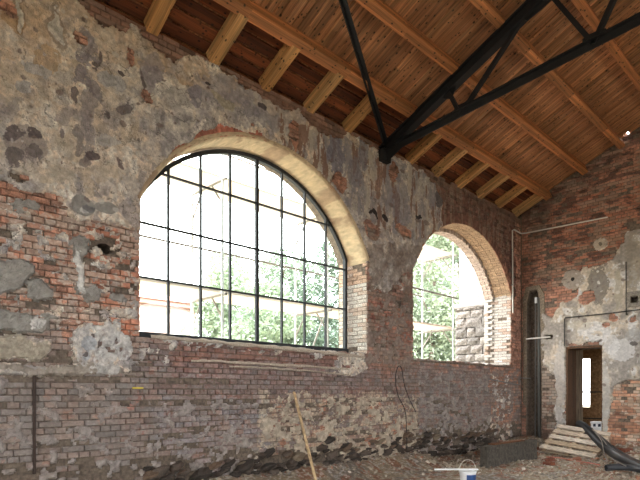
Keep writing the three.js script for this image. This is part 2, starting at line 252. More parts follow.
  for (const [x, y, rx, ry, c, a] of [
    [88, 120, 7, 46, [140, 132, 132], 0.6], [84, 52, 10, 26, [134, 126, 128], 0.6], [28, 148, 22, 20, [126, 116, 112], 0.5], [150, 70, 10, 26, [146, 138, 140], 0.55], [60, 76, 14, 10, [186, 180, 172], 0.5], [20, 14, 7, 24, [120, 104, 92], 0.5], [56, 28, 7, 22, [126, 110, 98], 0.5], [12, 20, 14, 14, [176, 132, 86], 0.45], [48, 60, 10, 16, [182, 142, 96], 0.4], [228, 88, 26, 12, [150, 144, 150], 0.5], [265, 120, 14, 10, [150, 146, 152], 0.5], [148, 150, 14, 8, [206, 198, 186], 0.5], [66, 178, 14, 9, [176, 166, 150], 0.5], [128, 190, 14, 12, [190, 182, 172], 0.6], [96, 62, 2, 14, [88, 78, 78], 0.7], [76, 96, 3, 8, [96, 86, 86], 0.7], [106, 116, 3, 5, [92, 82, 82], 0.7], [144, 84, 2, 20, [96, 84, 82], 0.7], [60, 132, 3, 6, [100, 90, 90], 0.6],
    [20, 348, 40, 12, [160, 150, 132], 0.85], [60, 370, 80, 6, [150, 140, 128], 0.85], [102, 346, 34, 28, [196, 194, 190], 0.7], [80, 272, 6, 22, [212, 210, 204], 0.9], [35, 323, 8, 8, [208, 204, 198], 0.9],
    [20, 135, 10, 8, [96, 86, 86], 0.75], [37, 138, 6, 6, [92, 82, 82], 0.8], [16, 158, 9, 9, [104, 95, 94], 0.75], [36, 158, 8, 8, [108, 98, 96], 0.7], [94, 157, 10, 5, [96, 84, 82], 0.85], [88, 166, 7, 7, [110, 100, 98], 0.6],
    [78, 140, 5, 18, [122, 114, 112], 0.6], [84, 205, 5, 5, [118, 116, 116], 0.8], [82, 210, 3, 3, [200, 196, 190], 0.8], [38, 68, 15, 8, [176, 172, 168], 0.85], [22, 88, 12, 9, [172, 168, 164], 0.85], [20, 14, 4, 20, [206, 200, 186], 0.9], [56, 28, 4, 18, [204, 198, 186], 0.9],
    [87, 36, 4, 8, [150, 140, 140], 0.8], [86, 62, 12, 9, [146, 138, 140], 0.75], [80, 78, 8, 10, [134, 126, 130], 0.7], [94, 92, 8, 10, [128, 120, 122], 0.7], [104, 80, 8, 7, [170, 168, 166], 0.8], [114, 84, 7, 9, [172, 170, 168], 0.8], [116, 70, 4, 3, [84, 74, 72], 0.9],
    [131, 56, 3, 10, [204, 198, 188], 0.8], [152, 78, 8, 12, [140, 132, 136], 0.6], [125, 108, 5, 6, [110, 102, 102], 0.7], [108, 140, 12, 6, [178, 174, 168], 0.7], [122, 165, 4, 7, [112, 96, 92], 0.8], [10, 110, 10, 12, [150, 142, 138], 0.5], [60, 118, 8, 9, [150, 140, 136], 0.5],
    [196, 98, 10, 14, [128, 124, 136], 0.6], [224, 100, 8, 8, [178, 168, 146], 0.8], [212, 84, 3, 3, [70, 62, 64], 0.9], [260, 107, 4, 4, [84, 76, 78], 0.9], [248, 112, 10, 9, [140, 136, 142], 0.6], [172, 96, 12, 4, [188, 182, 172], 0.7],
    [335, 152, 9, 22, [124, 122, 134], 0.7], [352, 170, 8, 14, [130, 126, 132], 0.6], [362, 150, 6, 20, [122, 120, 130], 0.6], [373, 213, 3, 3, [52, 44, 44], 0.95], [384, 218, 4, 2.5, [52, 44, 44], 0.95], [417, 216, 3, 2.5, [52, 46, 48], 0.95], [436, 198, 4, 8, [84, 78, 82], 0.7], [377, 178, 4, 22, [140, 104, 88], 0.7], [400, 205, 10, 26, [142, 138, 146], 0.5],
    [86, 352, 6, 14, [150, 156, 164], 0.6]]) L.spot(x, y, rx, ry, (k, s, v, e) => { const f = fbm(s * 26, v * 26, 241, 3); const b = fbm(s * 9, v * 9, 243, 4); if (e * 1.3 + (f - 0.5) * 1.2 + (b - 0.5) * 2.6 > 0.14) L.mix(L.P, k, c.map(q => q * (0.72 + 0.54 * f)), a); }, 0.9);
  // warm lime in the low patches
  L.poly([[255, 392], [420, 392], [420, 462], [255, 462]], (k, s, y) => { const f = fbm(s * 20, y * 20, 251, 3); L.mix(L.P, k, [180 * (0.75 + 0.5 * f), 166 * (0.75 + 0.5 * f), 146 * (0.75 + 0.5 * f)], 0.85); }, 1);
  L.poly([[-20, 380], [258, 395], [258, 490], [-20, 490]], (k, s, y) => { const f = fbm(s * 20, y * 20, 253, 3); L.mix(L.P, k, [148, 138, 132].map(q => q * (0.8 + 0.4 * f)), 0.8); }, 1);
  L.poly([[418, 362], [490, 362], [490, 480], [418, 480]], (k, s, y) => { const f = fbm(s * 20, y * 20, 255, 3); L.mix(L.P, k, [148, 138, 132].map(q => q * (0.8 + 0.4 * f)), 0.8); }, 1);
  L.poly([[366, 290], [418, 290], [418, 370], [366, 370]], (k, s, y) => { const f = fbm(s * 20, y * 20, 257, 3); L.mix(L.P, k, [136, 118, 106].map(q => q * (0.8 + 0.4 * f)), 0.85); }, 1);
  // small chips all over the coat
  for (const [x, y, rx, ry] of [[97, 346, 2.5, 5], [105, 349, 3, 3], [114, 342, 2, 4], [109, 353, 4, 1.8], [92, 336, 2, 2.5], [121, 352, 2, 3], [101, 337, 1.6, 2], [86, 358, 3, 2]]) L.spot(x, y, rx, ry, k => { L.T[k] = 0; L.mix(L.B, k, [110, 100, 96], 0.7); }, 0.5);
  const R = rng(5); for (let q = 0; q < 260; q++) { const x = R() * 450, y = R() * 230, r = 0.8 + R() * R() * 2.6; const dark = R() < 0.5; L.spot(x, y, r * (0.6 + R()), r, (k, s, v) => { if (dark) { L.T[k] = Math.min(L.T[k], 0.007); L.mix(L.P, k, [128, 112, 104], 0.7); } else L.mix(L.P, k, [206, 200, 190], 0.6); }, 0.3); }
}

// ---- end wall
const E = new WallMap(1024, 1024, 0, 4.6, -0.2, 8.8, WE, 31);
{
  const all = fn => E.each([-1, -1], [9, 10], fn);
  all((k, s, y) => { const n = fbm(s * 1.7, y * 2.2, 61, 4), m = fbm(s * 11, y * 14, 62, 3); const v = 1 + (n - 0.5) * 0.5 + (m - 0.5) * 0.5; E.B[k * 3] = 160 * v; E.B[k * 3 + 1] = 118 * v; E.B[k * 3 + 2] = 98 * v; });
  const zone = (px, c, a, warp = 1.4) => E.poly(px, (k, s, y) => { const m = fbm(s * 4, y * 6, 71, 4), v = 0.8 + 0.4 * fbm(s * 14, y * 14, 72, 3); E.mix(E.B, k, c.map(q => q * v), clamp(a + (m - 0.5) * 1.1)); }, warp);
  zone([[510, 130], [640, 60], [660, 130], [590, 178], [545, 215], [515, 235]], [112, 84, 74], 0.7);
  zone([[556, 200], [650, 180], [650, 270], [570, 275], [548, 262]], [158, 104, 82], 0.6);
  zone([[555, 278], [592, 278], [592, 312], [555, 312]], [166, 120, 100], 0.6);
  zone([[604, 380], [650, 374], [650, 462], [606, 455]], [196, 150, 122], 0.8);
  zone([[530, 350], [565, 360], [560, 440], [530, 445]], [152, 132, 118], 0.85);
  E.poly([[530, 140], [650, 80], [650, 280], [530, 290]], (k, s, y) => { const n = fbm(s * 3, y * 9, 81, 5); if (n > 0.56) E.mix(E.B, k, [150, 136, 120], 0.55); else if (n < 0.38) E.mix(E.B, k, [70, 56, 52], 0.6); }, 1);
  E.poly([[604, 370], [650, 370], [650, 465], [604, 465]], (k, s, y) => { const n = fbm(s * 5, y * 9, 83, 5); if (n > 0.5) E.mix(E.B, k, [206, 192, 172], 0.7); }, 1);
  E.poly([[530, 330], [568, 330], [568, 445], [530, 445]], (k, s, y) => { const n = fbm(s * 6, y * 9, 85, 5); if (n > 0.47) E.mix(E.B, k, [176, 166, 152], 0.75); else if (n < 0.36) E.mix(E.B, k, [112, 92, 82], 0.7); }, 1);
  const coat = (px, t, warp = 0.8) => E.poly(px, k => { E.T[k] = t; }, warp);
  coat([[542, 312], [552, 318], [560, 304], [575, 298], [584, 268], [600, 266], [612, 260], [624, 240], [627, 224], [660, 220], [660, 378], [625, 380], [612, 388], [608, 420], [606, 445], [600, 445], [600, 340], [567, 342], [567, 445], [551, 445], [553, 425], [556, 400], [554, 375], [542, 365]], 0.018);
  for (const a of [[573, 279, 11, 10], [600, 245, 8, 6], [585, 272, 4, 6]]) E.spot(...a, k => { E.T[k] = 0.012; }, 0.3);
  for (const a of [[618, 236, 9, 12], [585, 296, 7, 6], [566, 300, 5, 4], [612, 318, 5, 4], [606, 326, 4, 3], [632, 317, 5, 3], [545, 372, 5, 5], [549, 395, 4, 10]]) E.spot(...a, k => { E.T[k] = 0; }, 0.9);
  all((k, s, y) => {
    const n = fbm(s * 1.5, y * 1.5, 301, 5), m = fbm(s * 5, y * 5, 303, 5), f = fbm(s * 22, y * 22, 305, 3); let c = [194, 181, 162];
    const g = sm(0.46, 0.58, n * 0.5 + m * 0.5); c = [lerp(c[0], 158, g), lerp(c[1], 150, g), lerp(c[2], 140, g)];
    if (m < 0.42) { const q = sm(0.42, 0.36, m) * 0.7; c = c.map(v => lerp(v, 208, q)); }
    const v = 0.82 + 0.36 * f; for (let q = 0; q < 3; q++) E.P[k * 3 + q] = c[q] * v;
  });
  for (const [x, y, rx, ry, c, a] of [[598, 285, 11, 20, [128, 120, 110], 0.8], [634, 262, 9, 30, [150, 140, 126], 0.6], [573, 279, 12, 11, [156, 146, 134], 0.85], [573, 279, 2, 2, [40, 34, 32], 1], [600, 245, 2, 2, [34, 28, 26], 1], [600, 245, 7, 5, [180, 168, 150], 0.6], [618, 290, 4, 20, [176, 166, 146], 0.7], [622, 350, 14, 12, [206, 204, 200], 0.7], [612, 345, 8, 10, [214, 212, 208], 0.6], [560, 380, 6, 40, [188, 182, 174], 0.7], [606, 400, 4, 40, [190, 186, 178], 0.7], [634, 335, 8, 8, [158, 156, 154], 0.6], [580, 325, 14, 5, [190, 180, 160], 0.6], [635, 343, 5, 2, [90, 84, 80], 0.8], [598, 272, 1.5, 1.5, [222, 218, 210], 0.9], [598, 283, 1.5, 1.5, [222, 218, 210], 0.9]]) E.spot(x, y, rx, ry, (k, s, v, e) => { const f = fbm(s * 26, v * 26, 341, 3); if (e + (f - 0.5) > 0.1) E.mix(E.P, k, c.map(q => q * (0.88 + 0.24 * f)), a); }, 0.35);
  const R = rng(8); for (let q = 0; q < 150; q++) { const x = 540 + R() * 100, y = 260 + R() * 190, r = 0.7 + R() * R() * 1.8, dark = R() < 0.5; E.spot(x, y, r * (0.5 + R()), r * (0.5 + R()), k => { if (dark) { E.T[k] = Math.min(E.T[k], 0.006); E.mix(E.P, k, [120, 106, 98], 0.65); } else E.mix(E.P, k, [218, 212, 204], 0.6); }, 0.5); }
}
const bumpW = rep(grainTex, 26, 13), bumpE = rep(grainTex, 9, 17);
M.plasterL = std(0xffffff, 0.95, { map: L.texture(L.P), bumpMap: bumpW, bumpScale: 0.012 });
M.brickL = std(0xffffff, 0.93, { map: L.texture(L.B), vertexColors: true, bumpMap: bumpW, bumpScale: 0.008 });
M.plasterE = std(0xffffff, 0.95, { map: E.texture(E.P), bumpMap: bumpE, bumpScale: 0.012 });
M.brickE = std(0xffffff, 0.93, { map: E.texture(E.B), vertexColors: true, bumpMap: bumpE, bumpScale: 0.008 });
M.brickLoose = std(0xffffff, 0.93, { map: rep(grainCol, 3, 3), vertexColors: true, bumpMap: rep(grainTex, 4, 4), bumpScale: 0.006 });
console.log('maps done');

// ---------------------------------------------------------------- bricks
// one brick: a block with chamfered, slightly uneven face; O + u*U + v*V + n*N
function brickGeo(P, u0, u1, v0, v1, d, R, col, uvOf, back = 0.035) {
  const j = () => (R() - 0.5) * 0.007, ch = 0.006 + R() * 0.004, ring = (e, n, jit) => [[u0 + e, v0 + e], [u1 - e, v0 + e], [u1 - e, v1 - e], [u0 + e, v1 - e]].map(([u, v]) => [u + (jit ? j() : 0), v + (jit ? j() : 0), n + (jit ? j() * 0.6 : 0)]);
  const A = ring(0, -back, 0), B = ring(0, d - ch, 0), C = ring(ch, d, 1), pos = [], uv = [], c = [];
  const put = q => { pos.push(...P(q[0], q[1], q[2])); uv.push(...uvOf(q[0], q[1])); c.push(...col); };
  const quad = (a, b, e, f) => { put(a); put(b); put(e); put(a); put(e); put(f); };
  for (let i = 0; i < 4; i++) { const k = (i + 1) % 4; quad(A[i], A[k], B[k], B[i]); quad(B[i], B[k], C[k], C[i]); }
  quad(C[0], C[1], C[2], C[3]);
  const g = new THREE.BufferGeometry(); g.setAttribute('position', new THREE.Float32BufferAttribute(pos, 3)); g.setAttribute('uv', new THREE.Float32BufferAttribute(uv, 2)); g.setAttribute('color', new THREE.Float32BufferAttribute(c, 3)); g.computeVertexNormals(); return g;
}
const PITCH = 0.077, LEN = 0.26;
const GOUGES = [[[0, 377], [60, 378], [105, 380], [130, 375]], [[145, 402], [165, 404], [185, 400], [230, 402], [265, 405]], [[40, 442], [58, 441], [85, 440]], [[0, 299], [18, 298], [24, 286], [34, 277]], [[26, 302], [50, 303]], [[0, 335], [10, 333], [18, 337], [40, 338], [50, 334]], [[78, 262], [90, 262]], [[0, 363], [30, 362]], [[160, 440], [178, 438]], [[190, 432], [205, 429], [225, 431]], [[160, 447], [205, 448]], [[288, 407], [322, 405]], [[283, 420], [300, 419], [330, 421]], [[280, 429], [302, 431]], [[328, 399], [360, 403], [392, 400]], [[110, 368], [130, 370], [136, 360]], [[200, 382], [226, 381]], [[168, 382], [200, 384]], [[420, 401], [442, 403]], [[424, 440], [462, 443]], [[100, 312], [131, 315]], [[0, 231], [26, 233]], [[372, 342], [384, 345]], [[340, 410], [372, 412]], [[345, 432], [400, 436]], [[440, 412], [470, 414]], [[300, 440], [345, 443]], [[205, 456], [255, 450]], [[380, 310], [385, 312]]].map(l => l.map(p => WL(...p)));
function gouged(s, y, w) { for (const l of GOUGES) for (let i = 0; i + 1 < l.length; i++) { const [x0, y0] = l[i], [x1, y1] = l[i + 1]; if (s + w / 2 < Math.min(x0, x1) || s - w / 2 > Math.max(x0, x1)) continue; const t = clamp((s - x0) / ((x1 - x0) || 1e-6)); if (Math.abs(y - lerp(y0, y1, t)) < 0.042) return true; } return false; }
function lay(map, s0, s1, y0, y1, skip, R, P, clip) { // cross bond; returns [{g, s, y, bare}]
  const out = [];
  for (let k = Math.floor(y0 / PITCH); k * PITCH < y1; k++) {
    const head = k % 2, w = head ? LEN / 2 : LEN, off = head ? 0.065 : (k % 4 ? 0.13 : 0);
    for (let i = Math.floor((s0 - off) / w); i * w + off < s1; i++) {
      let a = i * w + off + 0.005, b = a + w - 0.010, v0 = k * PITCH + 0.005, v1 = v0 + PITCH - 0.010; const my = (v0 + v1) / 2;
      const c = clip ? clip(a, b, my, R) : [a, b]; if (!c || c[1] - c[0] < 0.03) continue; a = Math.max(c[0], s0); b = Math.min(c[1], s1); if (b - a < 0.03) continue;
      if (skip && skip((a + b) / 2, my)) continue;
      const cov = [[0.1, 0.2], [0.5, 0.5], [0.9, 0.8], [0.1, 0.8], [0.9, 0.2]].map(([x, y]) => map.T[map.at(lerp(a, b, x), lerp(v0, v1, y))] > 0.004);
      const n = cov.filter(Boolean).length; if (n === 5) continue;
      const worn = R() < 0.10, burnt = R() < 0.05, low = map === L && my < 2.1, t = (low ? 0.87 + R() * 0.26 : 0.80 + R() * 0.42) * (burnt ? (low ? 0.75 : 0.6) : 1), hue = (R() - 0.5) * 0.16, gg = map === L && gouged((a + b) / 2, my, b - a), r0 = R(), d = gg ? -0.03 : worn ? -0.010 - r0 * 0.02 : (r0 - 0.35) * 0.014; if (gg && R() < 0.35) continue;
      out.push({ g: brickGeo(P, a, b, v0, v1, d, R, [t * (1 + hue), t, t * (1 - hue * 0.6)], (u, v) => map.uv(u, v), 0.045), s: (a + b) / 2, y: my, w: b - a, n });
    }
  }
  return out;
}

const wallLeft = tag(group('wall_left'), 'long weathered brick wall with flaking plaster and two arched windows', null, null, 'structure');
{
  // masonry behind the bricks, with the two openings
  const sh = new THREE.Shape([[-8, -0.4], [END + 0.6, -0.4], [END + 0.6, 6.33], [-8, 6.33]].map(p => new THREE.Vector2(...p)));
  for (const w of WINS) sh.holes.push(archPath(w, 0.012));
  for (const [x, y, r] of [[106, 248, 0.085], [400, 304, 0.07], [417, 216, 0.04], [373, 213, 0.045]]) { const q = WL(x, y), n = 9; sh.holes.push(new THREE.Path(Array.from({ length: n }, (_, i) => { const a = i / n * 2 * Math.PI, k = r * (0.8 + 0.4 * h2(i, x, 6)); return new THREE.Vector2(q[0] + k * 1.2 * Math.cos(a), q[1] + k * 0.75 * Math.sin(a)); }))); }
  const g = new THREE.ExtrudeGeometry(sh, { depth: 0.74, bevelEnabled: false, curveSegments: 40 });
  g.applyMatrix4(new THREE.Matrix4().set(0, 0, 1, -0.770, 0, 1, 0, 0, -1, 0, 0, 0, 0, 0, 0, 1));
  mesh('masonry', uvMetres(g), M.mortar, wallLeft);
  for (const [x, y] of [[106, 248], [400, 304], [417, 216], [373, 213]]) { const q = WL(x, y); mesh('pocket_back', uvMetres(box(0.04, 0.3, 0.4).translate(-0.72, q[1], -q[0])), M.mortar, wallLeft); }
  const R = rng(101);
  const P = (u, v, n) => [n, v, -u];
  const clip = (a, b, y, R) => {
    for (const w of WINS) {
      if (y > w.sill - 0.04 && y < w.spring) { const l = w.c - w.hw - R() * 0.016, r = w.c + w.hw + R() * 0.016; if (a > l && b < r) return null; if (a < l && b > l && b < r) b = l; else if (a > l && a < r && b > r) a = r; }
      else if (y >= w.spring) { const rr = w.R + 0.262; if (Math.abs(y - w.cy) < rr) { const half = Math.sqrt(rr * rr - (y - w.cy) ** 2); const l = w.c - half, r = w.c + half; if (a > l && b < r) return null; if (a < l && b > l) b = Math.min(b, l); else if (a < r && b > r) a = r; } }
    }
    return [a, b];
  };
  const pockets = [[106, 248, 0.11], [400, 304, 0.09], [417, 216, 0.06]].map(([x, y, r]) => [...WL(x, y), r]);
  const rough = (s, y) => { if (pockets.some(p => Math.hypot((s - p[0]) * 0.7, y - p[1]) < p[2])) return true; const n = fbm(s * 4, y * 6, 400, 4); return (y < 0.62 + (fbm(s * 2, 0, 401, 3) - 0.5) * 0.7 && n > 0.36) || n < 0.24; };   // bricks fallen out, mostly near the foot
  const bricks = lay(L, 0.0, END, 0.1, 6.33, rough, R, P, clip);
  // the arch rings on the face: bricks on end
  for (const w of WINS) {
    const a0 = Math.acos(w.hw / w.R), n = Math.round((Math.PI - 2 * a0) * w.R / 0.078);
    for (let i = 0; i < n; i++) {
      const am = a0 + (i + 0.5) / n * (Math.PI - 2 * a0), da = (Math.PI - 2 * a0) / n * 0.45, rm = w.R + 0.13; const s = w.c + rm * Math.cos(am), y = w.cy + rm * Math.sin(am);
      if ([0.03, 0.13, 0.23].every(q => L.T[L.at(w.c + (w.R + q) * Math.cos(am), w.cy + (w.R + q) * Math.sin(am))] > 0.004)) continue;
      const t = 0.86 + R() * 0.26, PP = (u, v, nn) => { const a = am + v, r = w.R + u; return [nn, w.cy + r * Math.sin(a), -(w.c + r * Math.cos(a))]; };
      const bg = (() => { const u0 = 0.004, u1 = 0.25, ch = 0.007, d = 0.004 + R() * 0.008, pos = [], uv = [], c = []; const ring = (e, nn) => [[u0 + e, da - e / rm], [u1 - e, da - e / rm], [u1 - e, -da + e / rm], [u0 + e, -da + e / rm]].map(q => [...q, nn]); const A = ring(0, -0.035), B = ring(0, d - ch), C = ring(ch, d); const put = q => { pos.push(...PP(...q)); const r = w.R + q[0], a = am + q[1]; uv.push(...L.uv(w.c + r * Math.cos(a), w.cy + r * Math.sin(a))); c.push(t * 1.04, t, t * 0.97); }; const quad = (a, b, e, f) => [a, b, e, a, e, f].forEach(put); for (let k = 0; k < 4; k++) { const m = (k + 1) % 4; quad(A[k], A[m], B[m], B[k]); quad(B[k], B[m], C[m], C[k]); } quad(C[0], C[1], C[2], C[3]); const g = new THREE.BufferGeometry(); g.setAttribute('position', new THREE.Float32BufferAttribute(pos, 3)); g.setAttribute('uv', new THREE.Float32BufferAttribute(uv, 2)); g.setAttribute('color', new THREE.Float32BufferAttribute(c, 3)); g.computeVertexNormals(); return g; })();
      bricks.push({ g: bg, s, y, w: 0.25, n: w === WINS[0] ? 0 : 3 });
    }
  }
  // the 300 that show largest are parts of their own
  for (const b of bricks) { const [px, py, d] = toPx(0, b.y, -b.s); b.size = px > 2 && px < 638 && py > 2 && py < 478 ? b.w * (b.n > 1 ? 0.3 : 1) / d : 0; }
  bricks.sort((a, b) => b.size - a.size);
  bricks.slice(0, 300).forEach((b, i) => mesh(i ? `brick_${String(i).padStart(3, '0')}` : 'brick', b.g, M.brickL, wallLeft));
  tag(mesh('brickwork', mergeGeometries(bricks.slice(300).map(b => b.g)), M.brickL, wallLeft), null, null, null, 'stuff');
  console.log('bricks', bricks.length);

  // the brick lining of the openings, seen on the far jambs and under the second arch
  const lin = [], LR = rng(103), U0 = () => [LR() * 3, LR() * 3];
  for (const w of WINS) {
    const second = w === WINS[1];
    for (let k = Math.floor(w.sill / PITCH); k * PITCH < w.spring; k++) for (let side = -1; side <= 1; side += 2) {
      let x = -0.004, first = k % 2; const long = 1;
      while (x > -0.74) {
        const ln = Math.min(first ? 0.12 : 0.25, 0.75 + x); first = 0; if (ln < 0.03) break; const outer = x - ln / 2 < -0.5;
        const v = LR(); let col = second ? (v < 0.9 ? [0.95, 0.92, 0.88] : [0.80, 0.62, 0.52]) : (k * PITCH > 3.55 && v < 0.55 ? [0.82, 0.58, 0.44] : v < 0.72 ? [0.92, 0.86, 0.80] : [0.84, 0.68, 0.58]);  // whitewashed far jambs, tone raised further for the daylight on them
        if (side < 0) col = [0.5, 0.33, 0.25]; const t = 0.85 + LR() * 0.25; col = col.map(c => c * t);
        const inward = second && outer ? 0.085 : 0, d = (LR() - 0.4) * 0.012 + inward, x0 = x, sEdge = w.c + side * w.hw, uo = U0();
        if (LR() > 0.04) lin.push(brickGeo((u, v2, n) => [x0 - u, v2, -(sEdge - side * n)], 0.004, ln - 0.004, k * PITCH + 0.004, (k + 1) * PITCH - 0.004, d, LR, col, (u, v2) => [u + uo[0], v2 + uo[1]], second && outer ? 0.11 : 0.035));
        x -= ln;
      }
    }
    if (second) { const a0 = Math.acos(w.hw / w.R), n = Math.round((Math.PI - 2 * a0) * w.R / 0.077);
      for (let i = 0; i < n; i++) { const a1 = a0 + (i + 0.04) / n * (Math.PI - 2 * a0), a2 = a0 + (i + 0.96) / n * (Math.PI - 2 * a0); let x = 0.004; const long = i % 2;
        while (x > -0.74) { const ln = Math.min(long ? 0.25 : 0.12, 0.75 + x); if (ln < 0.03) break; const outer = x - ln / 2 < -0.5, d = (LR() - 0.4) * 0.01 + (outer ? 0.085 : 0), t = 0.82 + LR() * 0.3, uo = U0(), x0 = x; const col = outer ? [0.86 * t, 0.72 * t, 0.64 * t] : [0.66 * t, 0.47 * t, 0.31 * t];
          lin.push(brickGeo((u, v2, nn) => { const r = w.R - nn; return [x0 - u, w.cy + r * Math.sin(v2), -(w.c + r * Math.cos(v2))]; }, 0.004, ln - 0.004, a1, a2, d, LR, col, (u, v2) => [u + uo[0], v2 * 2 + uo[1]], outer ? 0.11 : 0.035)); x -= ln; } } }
    // sill bricks
    for (let i = 0; i < 2 * w.hw / 0.13; i++) for (let q = 0; q < 3; q++) { if (LR() < 0.12) continue; const t = 0.75 + LR() * 0.4, s0 = w.c - w.hw + i * 0.13, x0 = -q * 0.25, uo = U0(); const col = LR() < 0.3 ? [0.6 * t, 0.55 * t, 0.5 * t] : [0.45 * t, 0.3 * t, 0.25 * t];
      lin.push(brickGeo((u, v, n) => [x0 - v, w.sill + n, -(s0 + u)], 0.004, 0.126, 0.004, 0.246, 0.004 + LR() * 0.022 - (q ? 0 : LR() * 0.03), LR, col, (u, v) => [u + uo[0], v + uo[1]])); }
  }
  tag(mesh('jamb_brickwork', mergeGeometries(lin), M.brickLoose, wallLeft), null, null, null, 'stuff');

  // smooth plaster round the first arch, rolled over the arris
  const w = WINS[0], N = 90, prof = []; for (let i = 0; i <= 7; i++) { const a = i / 7 * Math.PI / 2; prof.push([0.014 - 0.05 + 0.05 * Math.cos(Math.PI / 2 - a) * 1.0, 0.05 * (1 - Math.cos(a)) * -1 + 0.035]); }
  // profile: [x (out of the wall), radial offset from the intrados]; from the face, round, then into the reveal
  const pr = [[-0.02, 0.075], [0.014, 0.062], [0.018, 0.045], [0.014, 0.020], [0.0, 0.0], [-0.03, -0.016], [-0.12, -0.022], [-0.28, -0.02], [-0.45, -0.022], [-0.50, -0.02], [-0.505, 0.03]];
  const a0 = Math.acos(w.hw / w.R) - 0.02, pos = [], idx = [], uv = [];
  for (let i = 0; i <= N; i++) { const a = a0 + i / N * (Math.PI - 2 * a0); pr.forEach(([x, r], q) => { const wob = (fbm(i * 0.35, q * 0.9, 500, 3) - 0.5) * 0.02, rr = w.R + r + wob * (q > 0 && q < 10 ? 1 : 0); pos.push(x + wob * 0.5, w.cy + rr * Math.sin(a), -(w.c + rr * Math.cos(a))); uv.push(a * w.R, q * 0.06); }); }
  for (let i = 0; i < N; i++) for (let q = 0; q < pr.length - 1; q++) { const b = i * pr.length + q, c = b + pr.length; idx.push(b, b + 1, c, c, b + 1, c + 1); }
  const sg = new THREE.BufferGeometry(); sg.setAttribute('position', new THREE.Float32BufferAttribute(pos, 3)); sg.setAttribute('uv', new THREE.Float32BufferAttribute(uv, 2)); sg.setIndex(idx); sg.computeVertexNormals();
  M.soffit = std(0xffffff, 0.9, { map: tex(512, 256, (u, v, i, j) => { const n = fbm(i / 40, j / 40, 601, 5), f = fbm(i / 6, j / 6, 603, 3); const q = 0.86 + 0.28 * f; const g = sm(0.5, 0.62, n); return [lerp(206, 176, g) * q, lerp(184, 150, g) * q, lerp(150, 122, g) * q]; }), bumpMap: rep(grainTex, 1.5, 1.5), bumpScale: 0.008 });
  M.soffit.map.repeat.set(0.25, 0.5);
  mesh('arch_plaster', sg, M.soffit, wallLeft);
}

// ---------------------------------------------------------------- plaster coats
function plaster(map, s0, s1, y0, y1, cell, P, mat, parent, outside) {
  const nx = Math.round((s1 - s0) / cell), ny = Math.round((y1 - y0) / cell), H = new Float32Array((nx + 1) * (ny + 1)).fill(-1);
  for (let j = 0; j <= ny; j++) for (let i = 0; i <= nx; i++) { const s = s0 + i * cell, y = y0 + j * cell, t = map.T[map.at(s, y)]; if (t > 0.004 && !outside(s, y)) H[j * (nx + 1) + i] = t + (fbm(s * 1.4, y * 1.4, 700, 3) - 0.5) * 0.02 + (fbm(s * 9, y * 9, 705, 3) - 0.5) * 0.012 + 0.004; }
  const lab = new Int32Array(nx * ny).fill(-1), on = c => { const i = c % nx, j = (c / nx) | 0, b = j * (nx + 1) + i; return H[b] > -1 || H[b + 1] > -1 || H[b + nx + 1] > -1 || H[b + nx + 2] > -1; };
  const comps = [];
  for (let c = 0; c < nx * ny; c++) if (lab[c] < 0 && on(c)) { const st = [c], list = []; lab[c] = comps.length; while (st.length) { const k = st.pop(); list.push(k); const i = k % nx; for (const q of [i > 0 ? k - 1 : -1, i < nx - 1 ? k + 1 : -1, k - nx, k + nx]) if (q >= 0 && q < nx * ny && lab[q] < 0 && on(q)) { lab[q] = comps.length; st.push(q); } } comps.push(list); }
  const build = list => {
    const id = new Map(), pos = [], uv = [], idx = []; const v = (i, j) => { const b = j * (nx + 1) + i; if (!id.has(b)) { id.set(b, pos.length / 3); const s = s0 + i * cell + (h2(i, j, 7) - 0.5) * cell * 0.6, y = y0 + j * cell + (h2(i, j, 8) - 0.5) * cell * 0.6; pos.push(...P(s, y, H[b] > -1 ? H[b] : -0.022)); uv.push(...map.uv(s, y)); } return id.get(b); };
    for (const c of list) { const i = c % nx, j = (c / nx) | 0, a = v(i, j), b = v(i + 1, j), d = v(i + 1, j + 1), e = v(i, j + 1); idx.push(a, b, d, a, d, e); }
    const g = new THREE.BufferGeometry(); g.setAttribute('position', new THREE.Float32BufferAttribute(pos, 3)); g.setAttribute('uv', new THREE.Float32BufferAttribute(uv, 2)); g.setIndex(idx); g.computeVertexNormals(); return g;
  };
  comps.sort((a, b) => b.length - a.length); let n = 0; const small = [];
  for (const c of comps) if (c.length > 160 && n < 60) { mesh(n ? `plaster_patch_${String(n).padStart(3, '0')}` : 'plaster_patch', build(c), mat, parent); n++; } else if (c.length > 2) small.push(...c);
  if (small.length) tag(mesh('plaster_crumbs', build(small), mat, parent), null, null, null, 'stuff');
  console.log('plaster', comps.length, n);
}
plaster(L, 0.0, END - 0.01, 0.05, 6.33, 0.02, (s, y, h) => [h, y, -s], M.plasterL, wallLeft, (s, y) => inAny(s, y, 0.004) || (y > 4 && Math.hypot(s - WINS[0].c, y - WINS[0].cy) < WINS[0].R + 0.05 && y > WINS[0].spring));

